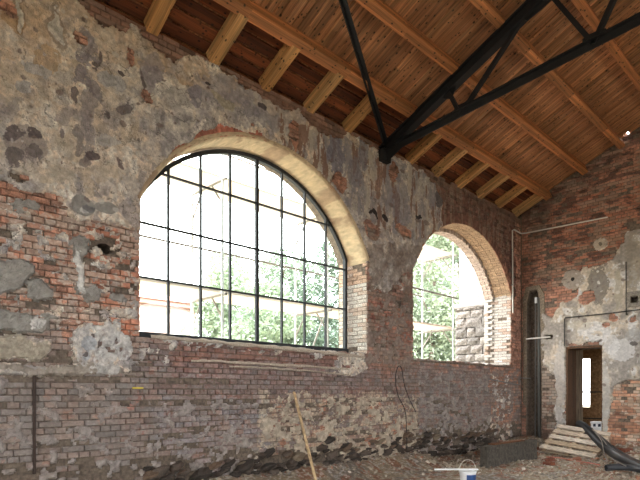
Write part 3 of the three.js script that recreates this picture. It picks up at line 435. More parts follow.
// ---------------------------------------------------------------- end wall with doorway and pipe chase
const WID = 13.4, RIDGE = 6.7, EAVE = 6.59, PIT = 0.44;            // inside width, ridge line, underside of the boards at the wall, pitch
const under = x => x < RIDGE ? EAVE + PIT * x : EAVE + PIT * (WID - x);
const DOOR = { x0: 1.22, x1: 2.12, y0: 0.48, y1: 2.68 };
const CHASE = { x0: 0.17, x1: 0.55, y0: 0.12, y1: 4.28 };
const wallBack = tag(group('wall_back'), 'end gable wall of bare brick and grey plaster with a doorway', null, null, 'structure');
{
  const outline = () => new THREE.Shape([[-0.75, -0.4], [WID + 0.75, -0.4], [WID + 0.75, under(WID) - 0.35], [RIDGE, under(RIDGE) - 0.01], [-0.75, under(-0.75) - 0.01]].map(p => new THREE.Vector2(...p)));
  const hole = (a, b, c, d) => new THREE.Path([[a, c], [b, c], [b, d], [a, d]].map(p => new THREE.Vector2(...p)));
  const chase = new THREE.Path([[CHASE.x0, CHASE.y0], [CHASE.x1, CHASE.y0], [CHASE.x1 + 0.01, 2.2], [CHASE.x1 - 0.02, 4.0], [CHASE.x1 - 0.10, CHASE.y1], [CHASE.x0 + 0.08, CHASE.y1 - 0.03], [CHASE.x0, 4.0]].map(p => new THREE.Vector2(...p)));
  const a = outline(); a.holes.push(hole(DOOR.x0, DOOR.x1, DOOR.y0, DOOR.y1), chase, hole(2.75, 2.90, 3.66, 3.80), hole(0.70, 0.88, 2.93, 3.04));
  const b = outline(); b.holes.push(hole(DOOR.x0, DOOR.x1, DOOR.y0, DOOR.y1));
  const ga = new THREE.ExtrudeGeometry(a, { depth: 0.26, bevelEnabled: false }).translate(0, 0, -END - 0.272), gb = new THREE.ExtrudeGeometry(b, { depth: 0.36, bevelEnabled: false }).translate(0, 0, -END - 0.632);
  mesh('masonry', uvMetres(ga), M.mortar, wallBack); mesh('rear_masonry', uvMetres(gb), M.mortar, wallBack);
  const P = (u, v, n) => [u, v, -END + n], R = rng(201);
  const blocked = (x, y) => (x > DOOR.x0 - 0.02 && x < DOOR.x1 + 0.02 && y < DOOR.y1 + 0.02 && y > DOOR.y0 - 0.1) || (x > CHASE.x0 - 0.06 && x < CHASE.x1 + 0.06 && y < CHASE.y1 && y > CHASE.y0) || (x > 2.73 && x < 2.92 && y > 3.64 && y < 3.82) || (x > 0.67 && x < 0.91 && y > 2.91 && y < 3.06) || y > under(x) - 0.05 || fbm(x * 5, y * 7, 420, 4) < 0.25;
  const clip = (a, b, y) => { for (const [l, r, lo, hi] of [[DOOR.x0 - 0.01, DOOR.x1 + 0.01, DOOR.y0 - 0.1, DOOR.y1 + 0.03], [CHASE.x0 - 0.03, CHASE.x1 + 0.03, CHASE.y0, CHASE.y1 + 0.05]]) if (y > lo && y < hi) { if (a > l && b < r) return null; if (a < l && b > l) b = l; else if (a < r && b > r) a = r; } return [a, b]; };
  const bricks = lay(E, 0.02, 4.5, 0.1, 8.4, blocked, R, P, clip);
  tag(mesh('brickwork', mergeGeometries(bricks.map(q => q.g)), M.brickE, wallBack), null, null, null, 'stuff');
  plaster(E, 0.02, 4.5, 0.2, 5.4, 0.025, P, M.plasterE, wallBack, (x, y) => (x > DOOR.x0 && x < DOOR.x1 && y < DOOR.y1) || (x > CHASE.x0 - 0.01 && x < CHASE.x1 + 0.01 && y < CHASE.y1) || (x > 2.74 && x < 2.91 && y > 3.65 && y < 3.81) || (x > 0.69 && x < 0.89 && y > 2.92 && y < 3.05));
  // plaster margin along the chase
  const mg = new THREE.Shape([[CHASE.x0 - 0.10, 1.2], [CHASE.x0 - 0.02, 1.1], [CHASE.x0 - 0.01, 3.95], [CHASE.x0 + 0.08, CHASE.y1 + 0.02], [CHASE.x1 - 0.10, CHASE.y1 + 0.03], [CHASE.x1 - 0.0, 4.0], [CHASE.x1 + 0.02, 2.2], [CHASE.x1 + 0.10, 2.25], [CHASE.x1 + 0.12, 3.5], [CHASE.x1 + 0.10, 4.15], [CHASE.x1 - 0.04, CHASE.y1 + 0.13], [CHASE.x0 - 0.02, CHASE.y1 + 0.12], [CHASE.x0 - 0.11, 4.05]].map(p => new THREE.Vector2(...p)));
  mesh('chase_plaster', uvMetres(new THREE.ExtrudeGeometry(mg, { depth: 0.02, bevelEnabled: true, bevelSize: 0.008, bevelThickness: 0.008, bevelSegments: 1 }).translate(0, 0, -END - 0.005)), std(0x9a8d7c, 0.95, { map: rep(grainCol, 2, 2) }), wallBack);
}

// the two walls that stay out of the picture, open to the daylight like the long wall
{
  const sh = new THREE.Shape([[-9.6, -0.4], [END + 0.6, -0.4], [END + 0.6, 6.42], [-9.6, 6.42]].map(p => new THREE.Vector2(...p)));
  for (const c of [-6.5, -0.55, 5.485, 11.52]) sh.holes.push(archPath({ ...WINS[0], c, sill: 2.2 }));
  const g = new THREE.ExtrudeGeometry(sh, { depth: 0.75, bevelEnabled: false, curveSegments: 24 }); g.applyMatrix4(new THREE.Matrix4().set(0, 0, 1, WID, 0, 1, 0, 0, -1, 0, 0, 0, 0, 0, 0, 1));
  tag(mesh('wall_right', uvMetres(g), M.plainWall), 'opposite brick wall with tall arched openings to the daylight', null, null, 'structure');
  const f = new THREE.Shape([[-0.75, -0.4], [WID + 0.75, -0.4], [WID + 0.75, 6.3], [RIDGE, 9.5], [-0.75, 6.3]].map(p => new THREE.Vector2(...p)));
  f.holes.push(new THREE.Path([[3.2, 0], [10.2, 0], [10.2, 5.2], [3.2, 5.2]].map(p => new THREE.Vector2(...p))));
  tag(mesh('wall_front', uvMetres(new THREE.ExtrudeGeometry(f, { depth: 0.6, bevelEnabled: false }).translate(0, 0, 9)), M.plainWall), 'gable wall with a wide open gateway', null, null, 'structure');
}

// ---------------------------------------------------------------- floor of trodden earth and rubble
const mound = (x, s) => 0.34 * Math.exp(-(((x - 2.9) / 0.55) ** 2 + ((s - 14.1) / 0.5) ** 2)) + 0.30 * Math.exp(-(((x - 0.45) / 0.8) ** 2 + ((s - 13.9) / 0.8) ** 2)) + 0.18 * Math.exp(-(((x - 3.4) / 0.8) ** 2 + ((s - 13.2) / 0.5) ** 2)) + 0.22 * Math.exp(-((x / 0.5) ** 2)) * (s > 3 && s < 9.4 ? 1 : 0.3) + (x > 1.0 && x < 2.3 ? 0.30 * sm(13.75, 14.2, s) : 0);
const ground = (x, s) => mound(x, s) + (fbm(x * 1.1, s * 1.1, 801, 3) - 0.5) * 0.10 + (fbm(x * 6, s * 6, 803, 4) - 0.5) * 0.05 * (s > 5 ? 1 : 0.4);
{
  const x0 = -0.02, x1 = WID, s0 = -9, s1 = END + 0.02, fine = 0.05, pos = [], idx = [], uv = []; const xs = [], ss = [];
  for (let x = x0; x < 4.6; x += fine) xs.push(x); for (let x = 4.6; x < x1; x += 0.4) xs.push(x); xs.push(x1);
  for (let s = s0; s < 3; s += 0.4) ss.push(s); for (let s = 3; s < s1; s += fine) ss.push(s); ss.push(s1);
  for (const s of ss) for (const x of xs) { pos.push(x, ground(x, s), -s); uv.push(x, s); }
  for (let j = 0; j + 1 < ss.length; j++) for (let i = 0; i + 1 < xs.length; i++) { const a = j * xs.length + i, b = a + 1, c = a + xs.length, d = c + 1; idx.push(a, b, d, a, d, c); }
  const g = new THREE.BufferGeometry(); g.setAttribute('position', new THREE.Float32BufferAttribute(pos, 3)); g.setAttribute('uv', new THREE.Float32BufferAttribute(uv, 2)); g.setIndex(idx); g.computeVertexNormals();
  const m = std(0xffffff, 0.97, { map: tex(1024, 1024, (u, v, i, j) => { const n = fbm(i / 90, j / 90, 811, 5), f = fbm(i / 12, j / 12, 813, 4), r = fbm(i / 50, j / 50, 815, 4); let c = [170, 152, 128]; const g = sm(0.45, 0.6, n); c = [lerp(c[0], 150, g), lerp(c[1], 138, g), lerp(c[2], 124, g)]; if (r > 0.58) c = [lerp(c[0], 158, 0.6), lerp(c[1], 104, 0.6), lerp(c[2], 78, 0.6)]; if (f > 0.62) c = c.map(q => lerp(q, 190, 0.5)); const k = 0.7 + 0.55 * f; return c.map(q => q * k); }), bumpMap: rep(grainTex, 2.5, 2.5), bumpScale: 0.02 });
  m.map.repeat.set(0.25, 0.25);
  tag(mesh('floor', g, m), 'rough earth floor strewn with dust and rubble', null, null, 'structure');
}

// ---------------------------------------------------------------- roof: boards over purlins
const ceiling = tag(group('ceiling'), 'sloping boarded timber ceiling', null, null, 'structure');
const slopeLen = x => x * Math.hypot(1, PIT), cosP = 1 / Math.hypot(1, PIT), sinP = PIT * cosP;
{
  const bw = 0.118, R = rng(301), xA = -1.0, xB = RIDGE; let z = 1.2, n = 0;
  while (z > -END - 0.9) {
    const wide = h2(n, 4, 31) < 0.16, gap = wide ? 0.022 : 0.004 + R() * 0.003, Lb = (xB - xA) / cosP, th = 0.028, lift = (wide ? 0.012 : 0) + R() * 0.004;
    const sh = new THREE.Shape([[-bw / 2 + gap / 2, 0.006], [-bw / 2 + gap / 2 + 0.006, 0], [bw / 2 - gap / 2 - 0.006, 0], [bw / 2 - gap / 2, 0.006], [bw / 2 - gap / 2, th], [-bw / 2 + gap / 2, th]].map(p => new THREE.Vector2(...p)));
    const g = new THREE.ExtrudeGeometry(sh, { depth: Lb, bevelEnabled: false });
    const p = g.attributes.position, uv = g.attributes.uv, uo = R(), vo = R() * 2; for (let i = 0; i < p.count; i++) uv.setXY(i, p.getX(i) + uo, (p.getZ(i) + vo) / 2);
    // local x -> -z, local y -> roof normal, local z -> up the slope
    g.applyMatrix4(new THREE.Matrix4().set(0, -sinP, cosP, xA, 0, cosP, sinP, EAVE + PIT * xA + lift, -1, 0, 0, z - bw / 2, 0, 0, 0, 1));
    if (z < -END + 0.13) { for (const [xa, xb] of [[xA, 2.60], [2.71, xB]]) { const c = g.clone(), q = c.attributes.position; for (let i = 0; i < q.count; i++) { const x = clamp(q.getX(i), xa, xb); q.setY(i, q.getY(i) + (x - q.getX(i)) * PIT); q.setX(i, x); } mesh(`ceiling_board_${String(n++).padStart(3, '0')}`, c, boardMats[n % 6], ceiling); } z -= bw; continue; }
    mesh(n ? `ceiling_board_${String(n).padStart(3, '0')}` : 'ceiling_board', g, boardMats[Math.floor(R() * boardMats.length)], ceiling); z -= bw; n++;
  }
  // covering above the boards, and the rest of the roof
  const slab = (xa, ya, xb, yb, t, z0, z1, name) => { const sh = new THREE.Shape([[xa, ya], [xb, yb], [xb, yb + t], [xa, ya + t]].map(p => new THREE.Vector2(...p))); return mesh(name, uvMetres(new THREE.ExtrudeGeometry(sh, { depth: z1 - z0, bevelEnabled: false }).translate(0, 0, z0)), std(0x8a5f40, 0.85), ceiling); };
  slab(-1.0, under(-1.0) + 0.075, RIDGE, under(RIDGE) + 0.075, 0.08, -END + 0.22, 9.8, 'roof_deck'); slab(-1.0, under(-1.0) + 0.075, 2.60, under(2.60) + 0.075, 0.08, -END - 0.9, -END + 0.22, 'roof_deck'); slab(2.71, under(2.71) + 0.075, RIDGE, under(RIDGE) + 0.075, 0.08, -END - 0.9, -END + 0.22, 'roof_deck');
  slab(-1.0, under(-1.0) + 0.0, RIDGE, under(RIDGE) + 0.0, 0.06, 1.27, 9.8, 'boarding');
  slab(RIDGE, under(RIDGE), WID + 1.0, under(RIDGE) - PIT * (WID + 1.0 - RIDGE), 0.14, -END - 0.9, 9.8, 'boarding');
}
// uv for timbers: grain along the longest local side
function timber(P, Q, w, h, mat, name, label, cat, grp, up = [0, 1, 0], seed = 1) {
  const r = 0.008, g = bar(P, Q, [[-w / 2 + r, -h / 2], [w / 2 - r, -h / 2], [w / 2, -h / 2 + r], [w / 2, h / 2], [-w / 2, h / 2], [-w / 2, -h / 2 + r]], up);
  const len = new THREE.Vector3(...P).distanceTo(new THREE.Vector3(...Q)), p = g.attributes.position, uv = g.attributes.uv, a = new THREE.Vector3(...P), d = new THREE.Vector3(...Q).sub(a).normalize(), v = new THREE.Vector3(), side = new THREE.Vector3(...up).cross(d).normalize(), up2 = d.clone().cross(side);
  for (let i = 0; i < p.count; i++) { v.fromBufferAttribute(p, i).sub(a); uv.setXY(i, v.dot(side) + v.dot(up2) + h2(seed, 3, 3), v.dot(d) / 2 + h2(seed, 5, 3)); }
  return tag(mesh(name, g, mat), label, cat, grp);
}
{
  const xs = [0.74, 1.66, 2.52, 3.40, 4.28, 5.16, 6.04], ord = ['lowest', 'second lowest', 'third lowest', 'fourth lowest', 'fifth lowest', 'sixth lowest', 'topmost'];
  xs.forEach((x, i) => timber([x, under(x) - 0.125 * 0.92, 8.9], [x, under(x) - 0.125 * 0.92, -END + 0.01], i ? 0.15 : 0.17, 0.24, beamMats[i % 2], 'roof_purlin', `${ord[i]} long timber purlin under the sloping boarded roof`, 'purlin', 'purlins of the roof slope', [-sinP, cosP, 0], 11 + i));
  // brown boards closing the eave between rafter feet, darkened in colour for its shade
  const lm = [0x9a6444, 0x84543a, 0xa87050, 0x74492f].map(c => std(c, 0.85, { map: woodTex })); for (let i = 0; i < 5; i++) { const x = -0.22 + i * 0.185, m = timber([x, under(x) - 0.022, 2.0], [x, under(x) - 0.022, -END + 0.005], 0.172, 0.024, lm[i % 4], 'eave_board', null, null, null, [-sinP, cosP, 0], 70 + i); scene.remove(m); m.name = `eave_board_${String(i).padStart(3, '0')}`; ceiling.add(m); }
  // short rafter feet between the wall head and the lowest purlin
  const far = ['first', 'second', 'third', 'fourth', 'fifth', 'sixth']; let n = 0;
  for (let k = -4; k <= 10; k++) {
    if (k === 4) continue; const s = 4.33 + 0.97 * k, xa = -0.10, xb = 0.66, d = 0.136; if (s < -0.5) continue;
    const lab = k > 4 ? `${far[k - 5]} short rafter foot from the truss toward the gable wall` : `${far[3 - k] ?? 'seventh'} short rafter foot from the truss above the large glazed window`;
    const o = (x) => [x + sinP * d, under(x) - cosP * d - 0.004, -s];
    timber(o(xa), o(xb), 0.17, 0.19, stubMats[((k % 2) + 2) % 2], 'rafter_foot', k < -2 ? 'short rafter foot at the eave beyond the glazed window' : lab, 'rafter', 'rafter feet along the wall head', [-sinP, cosP, 0], 40 + n++);
  }
}

// ---------------------------------------------------------------- steel roof truss on the wall between the windows
{
  const S = 8.22, t = group('roof_truss', 0, 0, 0); tag(t, 'dark riveted steel roof truss crossing the hall between the windows', 'truss');
  const pt = (x, y) => [x, y, -S];
  const top = x => under(x) - 0.24 - 0.10, bot = x => 6.22 + 0.085 * Math.min(x, WID - x);
  const A = [0.02, 6.28];
  mesh('top_chord', bar(pt(-0.1, top(-0.1)), pt(RIDGE, top(RIDGE)), iSec(0.16, 0.20, 0.022)), M.truss, t);
  mesh('top_chord', bar(pt(RIDGE, top(RIDGE)), pt(WID + 0.1, top(WID + 0.1)), iSec(0.16, 0.20, 0.022)), M.truss, t);
  mesh('bottom_chord', bar(pt(0.0, bot(0)), pt(RIDGE, bot(RIDGE)), tSec(0.15, 0.13, 0.02)), M.truss, t);
  mesh('bottom_chord', bar(pt(RIDGE, bot(RIDGE)), pt(WID, bot(WID)), tSec(0.15, 0.13, 0.02)), M.truss, t);
  const web = (x1, y1, x2, y2, w = 0.075) => mesh('web_bar', bar(pt(x1, y1), pt(x2, y2), rect(w * 0.9, w), [0, 0, 1]), M.truss, t);
  for (const m of [x => x, x => WID - x]) {
    web(m(1.50), top(1.50), m(1.76), bot(1.76), 0.07); web(m(1.80), bot(1.80), m(3.02), top(3.02), 0.07); web(m(3.28), top(3.28), m(3.95), bot(3.95)); web(m(3.95), bot(3.95), m(4.95), top(4.95)); web(m(5.05), top(5.05), m(6.0), bot(6.0)); web(m(6.0), bot(6.0), m(6.66), top(6.6));
    const plate = (pts) => { const sh = new THREE.Shape(); pts.forEach((p, i) => i ? sh.lineTo(m(p[0]), p[1]) : sh.moveTo(m(p[0]), p[1])); return mesh('gusset', new THREE.ExtrudeGeometry(sh, { depth: 0.024, bevelEnabled: false }).translate(0, 0, -S - 0.012), M.truss, t); };
    plate([[-0.05, 6.02], [0.18, 6.05], [0.62, bot(0.62) - 0.02], [0.75, bot(0.75) + 0.06], [0.42, top(0.42) + 0.02], [-0.05, top(0)]]);
    plate([[1.55, bot(1.55)], [2.0, bot(2.0)], [2.02, bot(2) + 0.10], [1.93, bot(2) + 0.17], [1.86, bot(2) + 0.14], [1.76, bot(1.7) + 0.16], [1.68, bot(1.7) + 0.18], [1.62, bot(1.6) + 0.08]]);
    plate([[1.30, top(1.30)], [1.74, top(1.74)], [1.66, top(1.6) - 0.14], [1.60, top(1.6) - 0.22], [1.54, top(1.54) - 0.21], [1.46, top(1.46) - 0.15]]);
    plate([[3.78, bot(3.78)], [4.16, bot(4.16)], [4.12, bot(4.1) + 0.13], [4.05, bot(4) + 0.16], [3.85, bot(4) + 0.16], [3.80, bot(4) + 0.12]]);
    plate([[2.86, top(2.86)], [3.46, top(3.46)], [3.40, top(3.3) - 0.16], [3.20, top(3.2) - 0.20], [2.96, top(2.9) - 0.14]]);
  }
  mesh('bearing_shoe', uvMetres(box(0.26, 0.24, 0.26, 0.02).translate(0.02, 6.16, -S)), M.truss, t);
  // raking brace from the bearing up into the roof
  const q = [0.14, 6.30, -S], u = [1.56 - 0.14, 6.84 - 6.30 + 0.22, S - 5.43], k = 1.9;
  tag(mesh('roof_brace', bar(q, [q[0] + u[0] * k, q[1] + u[1] * k, q[2] + u[2] * k], lSec(0.085, 0.012).map(([a, b]) => [a, b]), [1, 0, 0]), M.truss), 'slender dark steel brace rising from the truss bearing to the roof', 'brace');
}

// ---------------------------------------------------------------- glazed window in the first arch
{
  const w = { c: 5.507, hw: 2.19, R: 2.47, cy: 2.99, sill: 2.30 }; w.spring = w.cy + Math.sqrt(w.R ** 2 - w.hw ** 2);
  const g = tag(group('window_1'), 'large arched steel window with many panes', null, null, 'structure'); const X = -0.5;
  const place = geo => { geo.applyMatrix4(new THREE.Matrix4().set(0, 0, 1, X, 0, 1, 0, 0, -1, 0, 0, 0, 0, 0, 0, 1)); return geo; };
  const fr = archPath(w, 0.03, THREE.Shape); fr.holes.push(archPath(w, -0.032)); mesh('frame', place(new THREE.ExtrudeGeometry(fr, { depth: 0.07, bevelEnabled: false, curveSegments: 48 }).translate(0, 0, -0.035)), M.steel, g);
  mesh('sill_bar', place(box(2 * w.hw + 0.04, 0.09, 0.11, 0.01).translate(w.c, w.sill + 0.01, 0.03)), M.steel, g);
  const arch = s => w.cy + Math.sqrt(Math.max(0, w.R ** 2 - (s - w.c) ** 2)), topAt = s => Math.abs(s - w.c) >= w.hw ? w.spring : arch(s);
  const step = 2 * w.hw / 8, rows = [3.14, 3.92, 4.70], cols = []; for (let i = 0; i <= 8; i++) cols.push(w.c - w.hw + i * step);
  for (let i = 1; i < 8; i++) { const s = cols[i], wd = i === 4 ? 0.060 : 0.030, h = topAt(s) - w.sill; mesh('mullion', place(box(wd, h, 0.045).translate(s, w.sill + h / 2, 0)), M.steel, g); }
  for (const y of rows) { const half = y < w.spring ? w.hw : Math.sqrt(w.R ** 2 - (y - w.cy) ** 2); mesh('glazing_bar', place(box(2 * half, 0.028, 0.04).translate(w.c, y, 0.004)), M.steel, g); }
  const ys = [w.sill, ...rows, 5.6]; let n = 0;
  for (let i = 0; i < 8; i++) for (let j = 0; j < 4; j++) {
    const a = cols[i] + 0.012, b = cols[i + 1] - 0.012, lo = ys[j] + 0.01, hi = ys[j + 1] - 0.01, up = []; for (let k = 0; k <= 8; k++) { const s = lerp(b, a, k / 8), y = Math.min(hi, topAt(s) - 0.02); if (y > lo + 0.004) up.push([s, y]); } if (up.length < 2 || Math.max(...up.map(p => p[1])) < lo + 0.03) continue;
    const pts = [[up[up.length - 1][0], lo], [up[0][0], lo], ...up]; mesh(n ? `pane_${String(n).padStart(3, '0')}` : 'pane', place(new THREE.ShapeGeometry(new THREE.Shape(pts.map(p => new THREE.Vector2(...p))))), M.glass, g); n++;
  }
}

// ---------------------------------------------------------------- doorway, and the room behind it
{
  const d = tag(group('door_1'), 'dark doorway without a leaf in the gable wall', null, null, 'structure'), m = std(0x7a6654, 0.85, { map: woodTex }), z = -END - 0.31;
  mesh('jamb', box(0.035, DOOR.y1 - DOOR.y0, 0.60).translate(DOOR.x0 + 0.0175, (DOOR.y0 + DOOR.y1) / 2, z), m, d); mesh('jamb', box(0.035, DOOR.y1 - DOOR.y0, 0.60).translate(DOOR.x1 - 0.0175, (DOOR.y0 + DOOR.y1) / 2, z), m, d);
  mesh('lintel', box(DOOR.x1 - DOOR.x0 - 0.07, 0.05, 0.60).translate((DOOR.x0 + DOOR.x1) / 2, DOOR.y1 - 0.025, z), m, d); mesh('threshold', box(DOOR.x1 - DOOR.x0, 0.12, 0.62).translate((DOOR.x0 + DOOR.x1) / 2, DOOR.y0 - 0.06, z), M.concrete, d);
  // back room shell with a bright doorway of its own
  const dark = std(0xa8957e, 0.95, { map: rep(grainCol, 0.7, 0.7) }), z0 = -END - 0.64, z1 = z0 - 2.6, xa = -0.4, xb = 3.4, yb = 0.40, yt = 3.4;
  const r = tag(group('wall_rear'), 'room behind the doorway with a brown rear wall', null, null, 'structure');
  const f = new THREE.Shape([[xa, yb], [xb, yb], [xb, yt], [xa, yt]].map(p => new THREE.Vector2(...p))); f.holes.push(new THREE.Path([[0.1, 1.02], [0.71, 1.02], [0.71, 2.56], [0.1, 2.56]].map(p => new THREE.Vector2(...p))));
  mesh('rear_wall', new THREE.ExtrudeGeometry(f, { depth: 0.3, bevelEnabled: false }).translate(0, 0, z1 - 0.3), std(0xcaa27a, 0.95, { map: rep(grainCol, 1, 1) }), r);
  mesh('side_wall', box(0.2, 3.2, 2.6).translate(xa - 0.1, 1.9, (z0 + z1) / 2), dark, r); mesh('passage_wall', box(1.63, 3.0, 0.5).translate(0.425, 1.9, z0 - 0.255), dark, r);
  const sw = new THREE.Shape([[0, 0.3], [2.6, 0.3], [2.6, 3.5], [0, 3.5]].map(p => new THREE.Vector2(...p))); sw.holes.push(new THREE.Path([[1.75, 1.2], [2.45, 1.2], [2.45, 2.9], [1.75, 2.9]].map(p => new THREE.Vector2(...p)))); mesh('side_wall', new THREE.ExtrudeGeometry(sw, { depth: 0.2, bevelEnabled: false }).rotateY(Math.PI / 2).translate(xb, 0, z0), dark, r);  // unseen side opening added to light the brown rear wall
  mesh('room_floor', box(xb - xa + 0.4, 0.15, 2.9).translate((xa + xb) / 2, yb - 0.08, (z0 + z1) / 2 - 0.15), dark, r); mesh('room_ceiling', box(xb - xa + 0.4, 0.15, 2.9).translate((xa + xb) / 2, yt + 0.075, (z0 + z1) / 2 - 0.15), dark, r);
  const rl = group('handrail', 0, 0, z1 + 0.9); tag(rl, 'thin dark metal railing seen through the doorway', 'railing'); const rm = M.pipeDark;
  mesh('top_rail', box(2.6, 0.035, 0.035).translate(1.2, 1.50, 0), rm, rl); mesh('lower_rail', box(2.6, 0.035, 0.035).translate(1.2, 0.72, 0), rm, rl); for (const x of [0.1, 1.36, 2.45]) mesh('post', box(0.035, 1.12, 0.035).translate(x, 0.955, 0), rm, rl);
}

// ---------------------------------------------------------------- footing and ledges of the long wall
const rockGeos = [0, 1, 2, 3, 4].map(q => { const g = mergeVertices(new THREE.IcosahedronGeometry(0.5, 1).deleteAttribute('uv').deleteAttribute('normal')), p = g.attributes.position; for (let i = 0; i < p.count; i++) { const k = 0.72 + 0.5 * h2(i, q, 90); p.setXYZ(i, p.getX(i) * k, p.getY(i) * k * 0.9, p.getZ(i) * k); } const f = g.toNonIndexed(); f.computeVertexNormals(); return uvMetres(f); });
{
  const R = rng(501), ms = [0x62564e, 0x756960, 0x4e4640, 0x9a8b78, 0x85705f].map(c => std(c, 0.96, { map: rep(grainCol, 2, 2) }));
  for (let i = 0; i < 280; i++) {
    const s = 3.2 + i * 0.0345 + R() * 0.1, k = 0.08 + R() * R() * 0.24, y = 0.05 + R() * 0.5 * (0.6 + 0.7 * fbm(s * 1.3, 2, 77, 2)); const m = mesh(i ? `footing_stone_${String(i).padStart(3, '0')}` : 'footing_stone', rockGeos[i % 5], ms[Math.floor(R() * (y > 0.35 ? 5 : 3))], wallLeft);
    m.position.set(-0.03 + R() * 0.04 + (y < 0.25 ? 0.05 : 0), y, -s); m.scale.set(0.16 + R() * 0.12, k * (0.45 + R() * 0.3), k * (0.8 + R() * 0.5)); m.rotation.set(R() * 0.5, R() * 0.4, R() * 0.4);
  }
  // pale mortar edge under the sill
  const edge = (pts, t, name) => { const q = pts.map(p => WL(...p)), pos = [], idx = []; const N = 90; for (let i = 0; i <= N; i++) { const f = i / N * (q.length - 1), a = Math.min(q.length - 2, Math.floor(f)), u = f - a, s = lerp(q[a][0], q[a + 1][0], u), y = lerp(q[a][1], q[a + 1][1], u) + (fbm(s * 5, 0, 93, 3) - 0.5) * 0.03, th = t * (0.5 + fbm(s * 8, 1, 94, 3)), d = 0.022 + 0.02 * fbm(s * 7, 4, 95, 3); for (const [dx, dy] of [[-0.02, -th], [d * 0.6, -th], [d, -th * 0.5], [d, th * 0.4], [d * 0.5, th], [-0.02, th]]) pos.push(dx, y + dy, -s); } for (let i = 0; i < N; i++) for (let k = 0; k < 5; k++) { const b = i * 6 + k; idx.push(b, b + 6, b + 1, b + 1, b + 6, b + 7); } const g = new THREE.BufferGeometry(); g.setAttribute('position', new THREE.Float32BufferAttribute(pos, 3)); g.setIndex(idx); g.computeVertexNormals(); return mesh(name, uvMetres(g), std(0xd8ccbc, 0.95, { map: rep(grainCol, 3, 3) }), wallLeft); };
  edge([[190, 361], [230, 362], [300, 366], [345, 369], [352, 371]], 0.022, 'mortar_edge'); edge([[228, 366], [270, 368], [320, 372], [350, 375]], 0.014, 'mortar_edge_001');
  // pale rubble lip of the glazed window's sill
  edge([[150, 337], [200, 341], [260, 346], [320, 352], [364, 357]], 0.03, 'sill_lip');
}
// dark strip standing in for a shaded groove in the wall, a yellow rule on a brick ledge, a hanging wire
{
  const a = WL(34, 366), b = WL(34.5, 474); tag(mesh('groove_strip', uvMetres(box(0.026, a[1] - b[1], 0.032, 0.006).translate(0.012, (a[1] + b[1]) / 2, -a[0])), std(0x3a2d26, 0.85)), 'dark upright strip standing in for a groove in the brickwork', 'strip');
  const y = WL(137, 388); tag(mesh('folding_rule', box(0.018, 0.022, 0.15, 0.003).translate(0.022, y[1], -y[0]), std(0xd9c04a, 0.6)), 'short yellow rule on the brickwork below the glazed window', 'rule');
  const c = [[405, 450], [404, 430], [402, 410], [396, 395], [393, 378], [395, 367], [399, 367], [402, 385], [407, 400], [414, 412]].map((p, i) => { const q = WL(...p); return [0.05 + 0.012 * (i % 3), q[1], -q[0]]; });
  tag(mesh('hanging_wire', tube(c, 0.009, 90, 6), M.cable), 'dark looped wire hanging on the brick wall between the windows', 'wire');
}

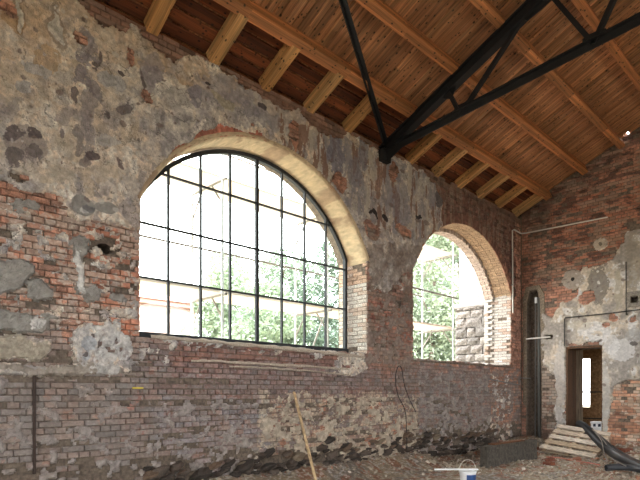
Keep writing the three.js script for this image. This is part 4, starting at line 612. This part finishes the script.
// ---------------------------------------------------------------- pipes and conduits
{
  const p = (x, y, o = 0.04) => { const q = WL(x, y); return [o, q[1], -q[0]]; }, e = (x, y, o = 0.04) => { const q = WE(x, y); return [q[0], q[1], -END + o]; };
  const g = group('white_conduit'); tag(g, 'thin pale conduit turning the corner high on the gable wall', 'conduit');
  const c = [p(511.5, 313), p(511, 229)], k = [0.04, WL(520, 234)[1], -END + 0.04], r = e(608, 217.5);
  mesh('conduit_pipe', polyTube([c[0], c[1], k, r], 0.02), M.pipeWhite, g); for (const y of [250, 285]) { const q = p(511.2, y, 0.02); mesh('clip', box(0.05, 0.03, 0.07, 0.004).translate(...q), M.pipeGrey, g); }
  const k2 = [p(487, 379, 0.03), p(518, 385, 0.03), p(518, 378, 0.03), [0.03, WL(521, 378)[1], -END + 0.05], [0.30, WL(521, 378)[1] - 0.02, -END + 0.05]];
  tag(mesh('water_pipe', polyTube(k2, 0.016), M.pipeGrey), 'thin grey kinked pipe low on the long wall near the corner', 'pipe');
  tag(mesh('waste_pipe', polyTube([[0.46, 0.12, -END - 0.12], [0.46, 4.1, -END - 0.12]], 0.045, 12), std(0x5c5c57, 0.6)), 'upright dark drain pipe inside the wall chase in the corner', 'pipe');
  tag(mesh('thin_riser', polyTube([[0.33, 0.12, -END - 0.16], [0.34, 4.0, -END - 0.16]], 0.018, 8), M.pipeGrey), 'slim grey riser pipe inside the wall chase in the corner', 'pipe');
  tag(mesh('chase_fitting', uvMetres(box(0.07, 0.16, 0.06, 0.012).translate(0.4, 4.02, -END - 0.06)), M.white), 'small white fitting at the head of the wall chase', 'fitting');
  tag(mesh('wall_bracket', box(0.64, 0.035, 0.05, 0.006).rotateY(0.12).rotateZ(0.03).translate(0.50, WE(540, 338)[1], -END + 0.05), M.pipeWhite), 'pale metal bar bracket across the wall chase beside a hole', 'bracket');
  tag(mesh('wall_conduit', polyTube([e(565, 346, 0.045), e(565, 318, 0.045), e(600, 314.5, 0.045), e(652, 308.5, 0.045)], 0.014), M.pipeDark), 'thin dark conduit running level above the doorway', 'conduit');
  tag(mesh('corner_riser', polyTube([e(626.5, 262, 0.04), e(626.8, 315, 0.04)], 0.012), M.pipeDark), 'short dark upright conduit beside the square wall box', 'conduit');
  const f = new THREE.Shape([[2.66, 3.55], [3.02, 3.55], [3.02, 3.92], [2.66, 3.92]].map(q => new THREE.Vector2(...q))); f.holes.push(new THREE.Path([[2.74, 3.64], [2.92, 3.64], [2.92, 3.82], [2.74, 3.82]].map(q => new THREE.Vector2(...q))));
  tag(mesh('wall_box', uvMetres(new THREE.ExtrudeGeometry(f, { depth: 0.03, bevelEnabled: true, bevelSize: 0.005, bevelThickness: 0.005, bevelSegments: 1 }).translate(0, 0, -END + 0.012)), std(0xa39c92, 0.9, { map: rep(grainCol, 2, 2) })), 'square grey frame round a dark hole in the gable wall', 'wall box');
}

// ---------------------------------------------------------------- things on the floor
{ // pallet leaning from the floor onto the door step
  const g = group('wooden_pallet'); tag(g, 'pale slatted wooden pallet tilted against the doorway step', 'pallet');
  const O = new THREE.Vector3(1.86, 0.30, -13.27), ex = new THREE.Vector3(1.22, -0.15, -0.02).normalize(), ez0 = new THREE.Vector3(0.0, -0.56, 1.0), ey = new THREE.Vector3().crossVectors(ez0, ex).normalize(), ez = new THREE.Vector3().crossVectors(ex, ey);
  g.matrixAutoUpdate = true; g.position.copy(O); g.quaternion.setFromRotationMatrix(new THREE.Matrix4().makeBasis(ex, ey, ez));
  const R = rng(61), sl = [0xf0e4d4, 0xe6d6c2, 0xf4eadc, 0xd8c4aa].map(c => std(c, 0.85, { map: rep(grainCol, 0.6, 3) }));
  for (let i = 0; i < 5; i++) mesh('slat', uvMetres(box(1.24, 0.022, 0.150, 0.003).translate((R() - 0.5) * 0.03, 0.05, -0.47 + i * 0.235)), sl[i % 4], g);
  for (const x of [-0.55, 0, 0.55]) mesh('runner', uvMetres(box(0.095, 0.078, 1.1, 0.004).translate(x, 0, 0)), sl[3], g);
  for (const z of [-0.47, 0.47]) mesh('bottom_board', uvMetres(box(1.2, 0.02, 0.1, 0.003).translate(0, -0.05, z)), sl[1], g);
}
{ // hoses and leads trailing out of the doorway
  const at = (px, py, s) => { const r = ray(px, py), t = s / r[2]; return [EYE.x + t * r[0], EYE.y + t * r[1], -s]; };
  const onFloor = (px, py, h) => { const r = ray(px, py), t = (h - EYE.y) / r[1]; return [EYE.x + t * r[0], h, -t * r[2]]; };
  tag(mesh('drain_hose', tube([[1.40, 0.58, -END - 0.5], at(580, 424, 14.1), at(590, 433, 13.6), at(601, 444, 13.2), onFloor(612, 453, 0.16), onFloor(624, 460, 0.14), onFloor(640, 467, 0.12), onFloor(660, 474, 0.11)], 0.09, 120, 12), M.rubber), 'thick black hose trailing from the doorway over the pallet', 'hose');
  tag(mesh('drain_hose', tube([[1.58, 0.56, -END - 0.5], at(584, 425, 14.05), at(597, 436, 13.6), at(610, 447, 13.0), onFloor(622, 455, 0.14), onFloor(637, 463, 0.12), onFloor(658, 470, 0.1)], 0.07, 120, 12), M.rubber), 'second black hose lying along the gable side of the thick hose', 'hose');
  tag(mesh('grey_hose', tube([onFloor(606, 468, 0.10), onFloor(618, 467, 0.12), onFloor(632, 468, 0.12), onFloor(655, 473, 0.10)], 0.06, 60, 12), std(0x3a3c40, 0.5)), 'short grey hose end lying across the thick black hose', 'hose');
  tag(mesh('power_lead', tube([at(590, 428, 13.9), at(601, 440, 13.05), at(604, 452, 12.75), onFloor(606, 465, 0.08), onFloor(598, 468, 0.06)], 0.010, 80, 6), M.paleCable), 'thin pale lead hanging over the pallet edge', 'lead');
  tag(mesh('power_lead', tube([at(592, 428, 13.9), at(606, 444, 13.0), at(610, 454, 12.8), onFloor(618, 462, 0.2), onFloor(626, 466, 0.2)], 0.010, 80, 6), M.paleCable), 'thin pale lead curving along the thick black hose', 'lead');
  tag(mesh('power_lead', tube([onFloor(546, 457, 0.04), onFloor(560, 458, 0.05), onFloor(575, 461, 0.04), onFloor(590, 463, 0.05), onFloor(600, 465, 0.04)], 0.012, 60, 6), std(0xb86a56, 0.6)), 'reddish lead lying along the low edge of the pallet', 'lead');
}
{ // white plastic crate in the doorway
  const g = group('plastic_crate', 1.91, 0.48, -END - 0.30); tag(g, 'small white plastic crate with dark slots in the doorway', 'crate');
  mesh('crate_body', box(0.30, 0.13, 0.24, 0.012).translate(0, 0.065, 0), M.white, g); for (const x of [-0.1, 0, 0.1]) mesh('corner_post', box(0.05, 0.09, 0.22, 0.008).translate(x * 1.2, 0.17, 0), M.white, g); mesh('inner_load', box(0.24, 0.07, 0.17, 0.01).translate(0, 0.165, 0), std(0x2b3448, 0.6), g); mesh('crate_rim', box(0.31, 0.05, 0.25, 0.012).translate(0, 0.235, 0), M.white, g);
}
{ // bucket with wire handle, a white batten across it
  const g = group('bucket', 2.36, ground(2.36, 7.45) - 0.01, -7.45); tag(g, 'white bucket with raised wire handle and blue stripe', 'bucket');
  mesh('pail', new THREE.LatheGeometry([[0, 0], [0.095, 0], [0.10, 0.01], [0.128, 0.27], [0.136, 0.272], [0.136, 0.285], [0.122, 0.285], [0.094, 0.02], [0, 0.02]].map(p => new THREE.Vector2(...p)), 32), M.white, g);
  mesh('blue_band', new THREE.LatheGeometry([[0.1105, 0.10], [0.1265, 0.24], [0.1285, 0.24], [0.1125, 0.10], [0.1105, 0.10]].map(p => new THREE.Vector2(...p)), 32, 0.4, 3.6), M.blue, g);
  const hp = []; for (let i = 0; i <= 20; i++) { const a = i / 20 * Math.PI; hp.push([0.137 * Math.cos(a) * CA, 0.265 + 0.2 * Math.sin(a), -0.137 * Math.cos(a) * SA]); } mesh('handle', tube(hp, 0.006, 60, 6), M.pipeWhite, g);
  const y = ground(2.36, 7.45) + 0.302, d = [CA, -SA]; tag(mesh('white_batten', uvMetres(bar([2.36 - d[0] * 0.52, y - 0.0, -7.45 - d[1] * 0.52], [2.36 + d[0] * 0.16, y - 0.0, -7.45 + d[1] * 0.16], rect(0.045, 0.022))), M.white), 'narrow white batten lying across the bucket rim', 'batten');
}
tag(mesh('wooden_stick', uvMetres(bar([1.25, ground(1.25, 5.3), -5.3], [0.075, 1.5, -5.84], rect(0.04, 0.025))), M.stick), 'long thin wooden lath leaning against the brick wall', 'lath');
{ // low concrete kerb near the corner
  const m = std(0x6f6a63, 0.95, { map: rep(grainCol, 1.2, 1.2), bumpMap: rep(grainTex, 2, 2), bumpScale: 0.012 });
  tag(mesh('concrete_kerb', uvMetres(box(0.16, 0.52, 2.3, 0.015).translate(1.40, 0.16, -10.85)), m), 'low grey concrete kerb slab standing near the hall corner', 'kerb');
  tag(mesh('old_plank', uvMetres(box(0.15, 0.03, 1.3, 0.004).rotateY(-0.03).translate(1.40, 0.436, -10.7)), std(0x8a6a50, 0.9, { map: woodTex })), 'brown plank lying on the concrete kerb', 'plank');
}
{ // loose bricks and rubble
  const R = rng(71), n = 3000, im = new THREE.InstancedMesh(rockGeos[0], std(0xffffff, 0.95), n), m = new THREE.Matrix4(), q = new THREE.Quaternion(), c = new THREE.Color(); im.name = 'rubble'; im.castShadow = im.receiveShadow = true;
  for (let i = 0; i < n; i++) { const far = R() < 0.75, x = far ? 0.3 + R() * 4.2 : 0.05 + Math.abs(R() + R() - 1) * 1.6, s = far ? 9.0 + R() * 5.2 : 3.5 + R() * 10, k = 0.02 + R() * R() * R() * 0.10; q.setFromEuler(new THREE.Euler(R() * 6, R() * 6, R() * 6)); m.compose(new THREE.Vector3(x, ground(x, s) + k * 0.12, -s), q, new THREE.Vector3(k * (0.7 + R()), k * (0.5 + R() * 0.5), k * (0.7 + R() * 0.6))); im.setMatrixAt(i, m); const v = R(); c.set(v < 0.45 ? 0xa89c8a : v < 0.75 ? 0x8f8372 : v < 0.86 ? 0x9c705a : 0xc8beb0); im.setColorAt(i, c); }
  tag(im, 'rubble and mortar crumbs strewn over the floor', 'rubble', null, 'stuff'); scene.add(im);
  [[2.75, 13.55, 0.5], [2.95, 13.3, 1.2], [3.2, 13.75, 2.1], [0.9, 13.1, 0.2], [0.6, 13.4, 1.4], [2.3, 12.0, 0.7], [2.2, 10.9, 2.6], [1.9, 11.6, 1.1]].forEach(([x, s, a], i) => { const b = mesh('loose_brick', uvMetres(box(0.25, 0.065, 0.12, 0.008)), std([0x9c6048, 0x8a5440, 0xa87058][i % 3], 0.95, { map: rep(grainCol, 3, 3) })); b.position.set(x, ground(x, s) + 0.035, -s); b.rotation.set(0.1 * (i % 3), a, 0.12 * ((i % 2) - 0.5)); tag(b, i < 3 ? 'loose red brick on the heap between pallet and gable wall' : i < 5 ? 'loose red brick on the heap in the hall corner' : 'loose red brick lying on the open earth floor', 'brick', ['bricks by the hoses', 'bricks by the corner', 'bricks on the open floor'][i < 3 ? 0 : i < 5 ? 1 : 2]); });
}

// ---------------------------------------------------------------- outside: yard, scaffold, wing, neighbour, trees
{
  const g = new THREE.PlaneGeometry(160, 160, 60, 60).rotateX(-Math.PI / 2), p = g.attributes.position; for (let i = 0; i < p.count; i++) { const x = p.getX(i), z = p.getZ(i); p.setY(i, -0.45 + (fbm(x * 0.08, z * 0.08, 900, 3) - 0.5) * 0.3); } g.computeVertexNormals();
  tag(mesh('yard', uvMetres(g), std(0xb5b09a, 0.97, { map: rep(grainCol, 0.2, 0.2) })), 'pale grassy yard outside the hall', null, null, 'structure');
}
{ // scaffold along the outside of the long wall
  const g = group('scaffold', 0, 0, 0); tag(g, 'tube scaffold with timber platforms outside the arched windows', 'scaffold'); const st = std(0xd6dada, 0.45), pl = std(0xfff0e2, 0.85);
  const Xi = EYE.x - 8.15, Xo = EYE.x - 9.2, bays = [0.2, 2.85, 5.45, 8.15, 10.7, 13.2], lifts = [1.3, 3.33, 5.42];
  for (const s of bays) for (const x of [Xi, Xo]) mesh('standard', polyTube([[x, -0.5, -s], [x, 7.6, -s]], 0.026, 10), st, g);
  for (const y of lifts) for (const s of bays) mesh('transom', polyTube([[Xi + 0.12, y - 0.06, -s], [Xo - 0.12, y - 0.06, -s]], 0.024, 8), std(0x8b8680, 0.5), g);
  for (let b = 0; b + 1 < bays.length; b++) for (const y of lifts) for (let q = 0; q < 3; q++) mesh('platform_board', uvMetres(box(0.30, 0.045, bays[b + 1] - bays[b] - 0.03, 0.004).translate(Xi - 0.18 - q * 0.325, y, -(bays[b] + bays[b + 1]) / 2)), pl, g);
  for (const y of [4.35, 6.4]) for (const x of [Xo]) for (let b = 0; b + 1 < bays.length; b++) mesh('guard_rail', polyTube([[x, y, -bays[b]], [x, y, -bays[b + 1]]], 0.022, 8), std(0x6a625c, 0.5), g);
  mesh('guard_rail', polyTube([[Xi, 4.22, -9.2], [Xi, 4.18, -13.4]], 0.026, 8), std(0x6a625c, 0.5), g);
  for (const s of bays) for (const y of lifts.slice(1)) { mesh('knee_brace', polyTube([[Xi + 0.02, y - 0.55, -s - 0.02], [Xi - 0.34, y - 0.08, -s]], 0.018, 8), std(0x8b8680, 0.5), g); mesh('knee_brace', polyTube([[Xo - 0.02, y - 0.55, -s - 0.02], [Xo + 0.34, y - 0.08, -s]], 0.018, 8), std(0x8b8680, 0.5), g); }
  mesh('diagonal', polyTube([[Xo - 0.05, 1.3, -8.15], [Xo - 0.05, 3.3, -9.1]], 0.022, 8), std(0x8b8680, 0.5), g);
}
{ // wing of the building, rough stone below, white render above
  const g = group('stone_wing', 0, 0, 0); tag(g, 'projecting wing of rough grey stone with white upper wall', 'building'); const R = rng(81), s0 = 14.62, xa = -0.80, xb = -2.25, H = 4.12;
  mesh('core', uvMetres(box(1.41, H + 0.4, 3.0).translate((xa + xb) / 2, H / 2 - 0.22, -s0 - 1.56)), std(0x6e6a66, 0.95, { map: rep(grainCol, 1.5, 1.5) }), g);
  const ms = [0xb8b3b0, 0xa8a3a0, 0xc4bfbb, 0x9a9693].map(c => std(c, 0.95, { map: rep(grainCol, 2, 2), bumpMap: rep(grainTex, 3, 3), bumpScale: 0.015 }));
  const block = (w, h, q) => { const b = mergeVertices(new THREE.BoxGeometry(w, h, 0.14, 3, 2, 1).deleteAttribute('uv').deleteAttribute('normal')), p = b.attributes.position; for (let i = 0; i < p.count; i++) { const f = p.getZ(i) > 0; const ex = Math.abs(Math.abs(p.getX(i)) - w / 2) < 1e-4 || Math.abs(Math.abs(p.getY(i)) - h / 2) < 1e-4; p.setXYZ(i, p.getX(i) + (h2(i, q, 1) - 0.5) * 0.03, p.getY(i) + (h2(i, q, 2) - 0.5) * 0.03, p.getZ(i) + (f ? (ex ? -0.02 : 0.03 + h2(i, q, 3) * 0.035) : 0)); } const n = b.toNonIndexed(); n.computeVertexNormals(); return uvMetres(n); };
  let y = -0.2, q = 0; while (y < H - 0.1) { const h = Math.min(0.22 + R() * 0.10, H - y); let x = xb; while (x < xa - 0.05) { const w = Math.min(0.26 + R() * 0.30, xa - x); if (w > 0.1) { const m = mesh(q ? `stone_${String(q).padStart(3, '0')}` : 'stone', block(w - 0.02, h - 0.02, q), ms[Math.floor(R() * 4)], g); m.position.set(x + w / 2, y + h / 2, -s0 - 0.03); q++; } x += w; } y += h; }
  mesh('string_course', uvMetres(box(1.50, 0.12, 3.1, 0.02).translate((xa + xb) / 2 - 0.04, H + 0.04, -s0 - 1.5)), std(0x98928c, 0.9), g);
  mesh('rendered_wall', uvMetres(box(1.35, 1.85, 2.9).translate((xa + xb) / 2 + 0.02, H + 1.03, -s0 - 1.56)), std(0xd8d6d2, 0.9, { map: rep(grainCol, 0.7, 0.7) }), g);
}
{ // neighbouring house beyond the yard
  const X = EYE.x - 31, sA = 6, sB = 18.6, H = 7.4, g = group('neighbour_house', X, -0.4, 0); tag(g, 'pale pink house with arched windows beyond the yard', 'building');
  const wm = std(0xd9b8ae, 0.9, { map: rep(grainCol, 0.3, 0.3) }), sh = new THREE.Shape([[sA, 0], [sB, 0], [sB, H], [sA, H]].map(p => new THREE.Vector2(...p))), wins = []; for (let k = 0; k < 5; k++) wins.push({ c: sA + 1.6 + k * 2.35, hw: 0.55, R: 0.62, cy: 5.0, sill: 3.6 }, { c: sA + 1.6 + k * 2.35, hw: 0.55, R: 0.62, cy: 1.9, sill: 0.8 });
  for (const w of wins) sh.holes.push(archPath(w)); const place = q => { q.applyMatrix4(new THREE.Matrix4().set(0, 0, 1, 0, 0, 1, 0, 0, -1, 0, 0, 0, 0, 0, 0, 1)); return q; };
  mesh('facade', uvMetres(place(new THREE.ExtrudeGeometry(sh, { depth: 0.4, bevelEnabled: false }).translate(0, 0, -0.4))), wm, g);
  mesh('house_block', box(6, H, sB - sA - 0.1).translate(-3.45, H / 2, -(sA + sB) / 2), wm, g); mesh('cornice', box(0.6, 0.3, sB - sA + 0.4, 0.05).translate(0.02, H + 0.1, -(sA + sB) / 2), std(0xc99a90, 0.9), g); mesh('string_course', box(0.14, 0.16, sB - sA, 0.02).translate(0.06, 3.2, -(sA + sB) / 2), std(0xc99a90, 0.9), g);
  const rf = new THREE.Shape([[-6.8, 0], [0.5, 0], [-3.1, 1.8]].map(p => new THREE.Vector2(...p))); mesh('roof', new THREE.ExtrudeGeometry(rf, { depth: sB - sA + 0.6, bevelEnabled: false }).translate(0, H + 0.25, -sB - 0.3), std(0xc49a8a, 0.9), g);
  for (const w of wins) { const win = mesh('window_frame', (() => { const f = archPath(w, 0.08, THREE.Shape); f.holes.push(archPath(w, -0.03)); return place(new THREE.ExtrudeGeometry(f, { depth: 0.12, bevelEnabled: false }).translate(0, 0, -0.06)); })(), std(0xe8e2da, 0.8), g); mesh('window_pane', place(new THREE.ShapeGeometry(archPath(w, -0.02, THREE.Shape)).translate(0, 0, -0.2)), std(0x8f9c93, 0.3), win); }
}
{ // trees: trunk, limbs and a crown of leaves
  const leaf = new THREE.BufferGeometry(); leaf.setAttribute('position', new THREE.Float32BufferAttribute([0, 0, 0, 0.28, 0.06, 0.4, 0, 0, 1, -0.28, 0.06, 0.4], 3)); leaf.setAttribute('uv', new THREE.Float32BufferAttribute([0.5, 0, 1, 0.5, 0.5, 1, 0, 0.5], 2)); leaf.setIndex([0, 1, 2, 0, 2, 3]); leaf.computeVertexNormals();
  const lm = new THREE.MeshPhysicalMaterial({ color: 0xffffff, roughness: 0.8, transmission: 0.25, thickness: 0, side: THREE.DoubleSide }), bark = std(0x6e6258, 0.95);
  const tree = (s, p, h, r, label, tint, seed, low = 0.08, n = 12000) => {
    const g = group('tree', EYE.x - p, -0.5, -s); tag(g, label, 'tree', 'trees beyond the scaffold'); const R = rng(seed), hh = h + 0.5;
    mesh('trunk', new THREE.CylinderGeometry(r * 0.03, r * 0.06, hh * 0.7, 8).translate(0, hh * 0.35, 0), bark, g);
    const lobes = []; for (let i = 0; i < 22; i++) { const f = low + (1 - low) * R(), w = Math.sin(Math.PI * clamp(0.15 + 0.8 * (1 - f) * 1.05)) * r, a = R() * 6.283, d = w * Math.sqrt(R()) * 0.85; lobes.push([d * Math.cos(a), hh * Math.min(0.93, f), d * Math.sin(a), r * (0.26 + 0.2 * R())]); }
    lobes.slice(0, 8).forEach(l => mesh('limb', tube([[0, Math.max(0.3, l[1] - r * 0.7), 0], [l[0] * 0.45, l[1] - r * 0.25, l[2] * 0.45], [l[0], l[1], l[2]]], r * 0.012, 10, 5), bark, g));
    const im = new THREE.InstancedMesh(leaf, lm, n), m = new THREE.Matrix4(), q = new THREE.Quaternion(), c = new THREE.Color(), v = new THREE.Vector3(); im.name = 'foliage'; im.castShadow = im.receiveShadow = true; im.userData.kind = 'stuff';
    for (let i = 0; i < n; i++) { const l = lobes[Math.floor(R() * lobes.length)]; v.set(R() * 2 - 1, R() * 2 - 1, R() * 2 - 1).normalize().multiplyScalar(l[3] * Math.cbrt(0.25 + 0.75 * R())); v.x += l[0]; v.y = Math.max(0.2, v.y * 0.85 + l[1]); v.z += l[2]; q.setFromEuler(new THREE.Euler(R() * 6.28, R() * 6.28, R() * 6.28)); const k = 0.15 + R() * 0.17; m.compose(v, q, new THREE.Vector3(k, k, k * 1.2)); im.setMatrixAt(i, m); const b = 0.75 + R() * 0.5; c.setRGB(tint[0] * b, tint[1] * b, tint[2] * b); im.setColorAt(i, c); }
    g.add(im);
  };
  const A = [0.22, 0.28, 0.20], B = [0.30, 0.36, 0.25], C = [0.16, 0.22, 0.16];
  tree(15.6, 22, 7.4, 3.0, 'round light green tree beside the pink house', B, 1001); tree(22.5, 27, 10.5, 4.2, 'tall broad green tree behind the scaffold diagonal', A, 1002); tree(25.5, 24, 11.0, 3.6, 'dark green tree seen past the jamb of the glazed window', C, 1003); tree(20.0, 24, 6.0, 2.8, 'low bushy green tree between two taller ones', B, 1004); tree(27, 36, 13, 5.0, 'distant pale green tree towering over the yard trees', B, 1005);
  tree(28.5, 19, 12.5, 4.4, 'big light green tree filling the open arch', B, 1006, 0.03, 18000); tree(35, 21, 14.0, 4.2, 'tall dark green tree next to the stone wing', C, 1007, 0.03, 18000); tree(26.0, 17.5, 9.0, 3.2, 'small yellowish green tree close behind the scaffold', B, 1008, 0.05); tree(42, 27, 15.0, 5.5, 'farthest tall green tree behind the stone wing', A, 1009, 0.03, 18000);
}
scene.traverse(o => { if (o.isMesh) { o.castShadow = true; o.receiveShadow = true; } });
renderer.render(scene, camera);
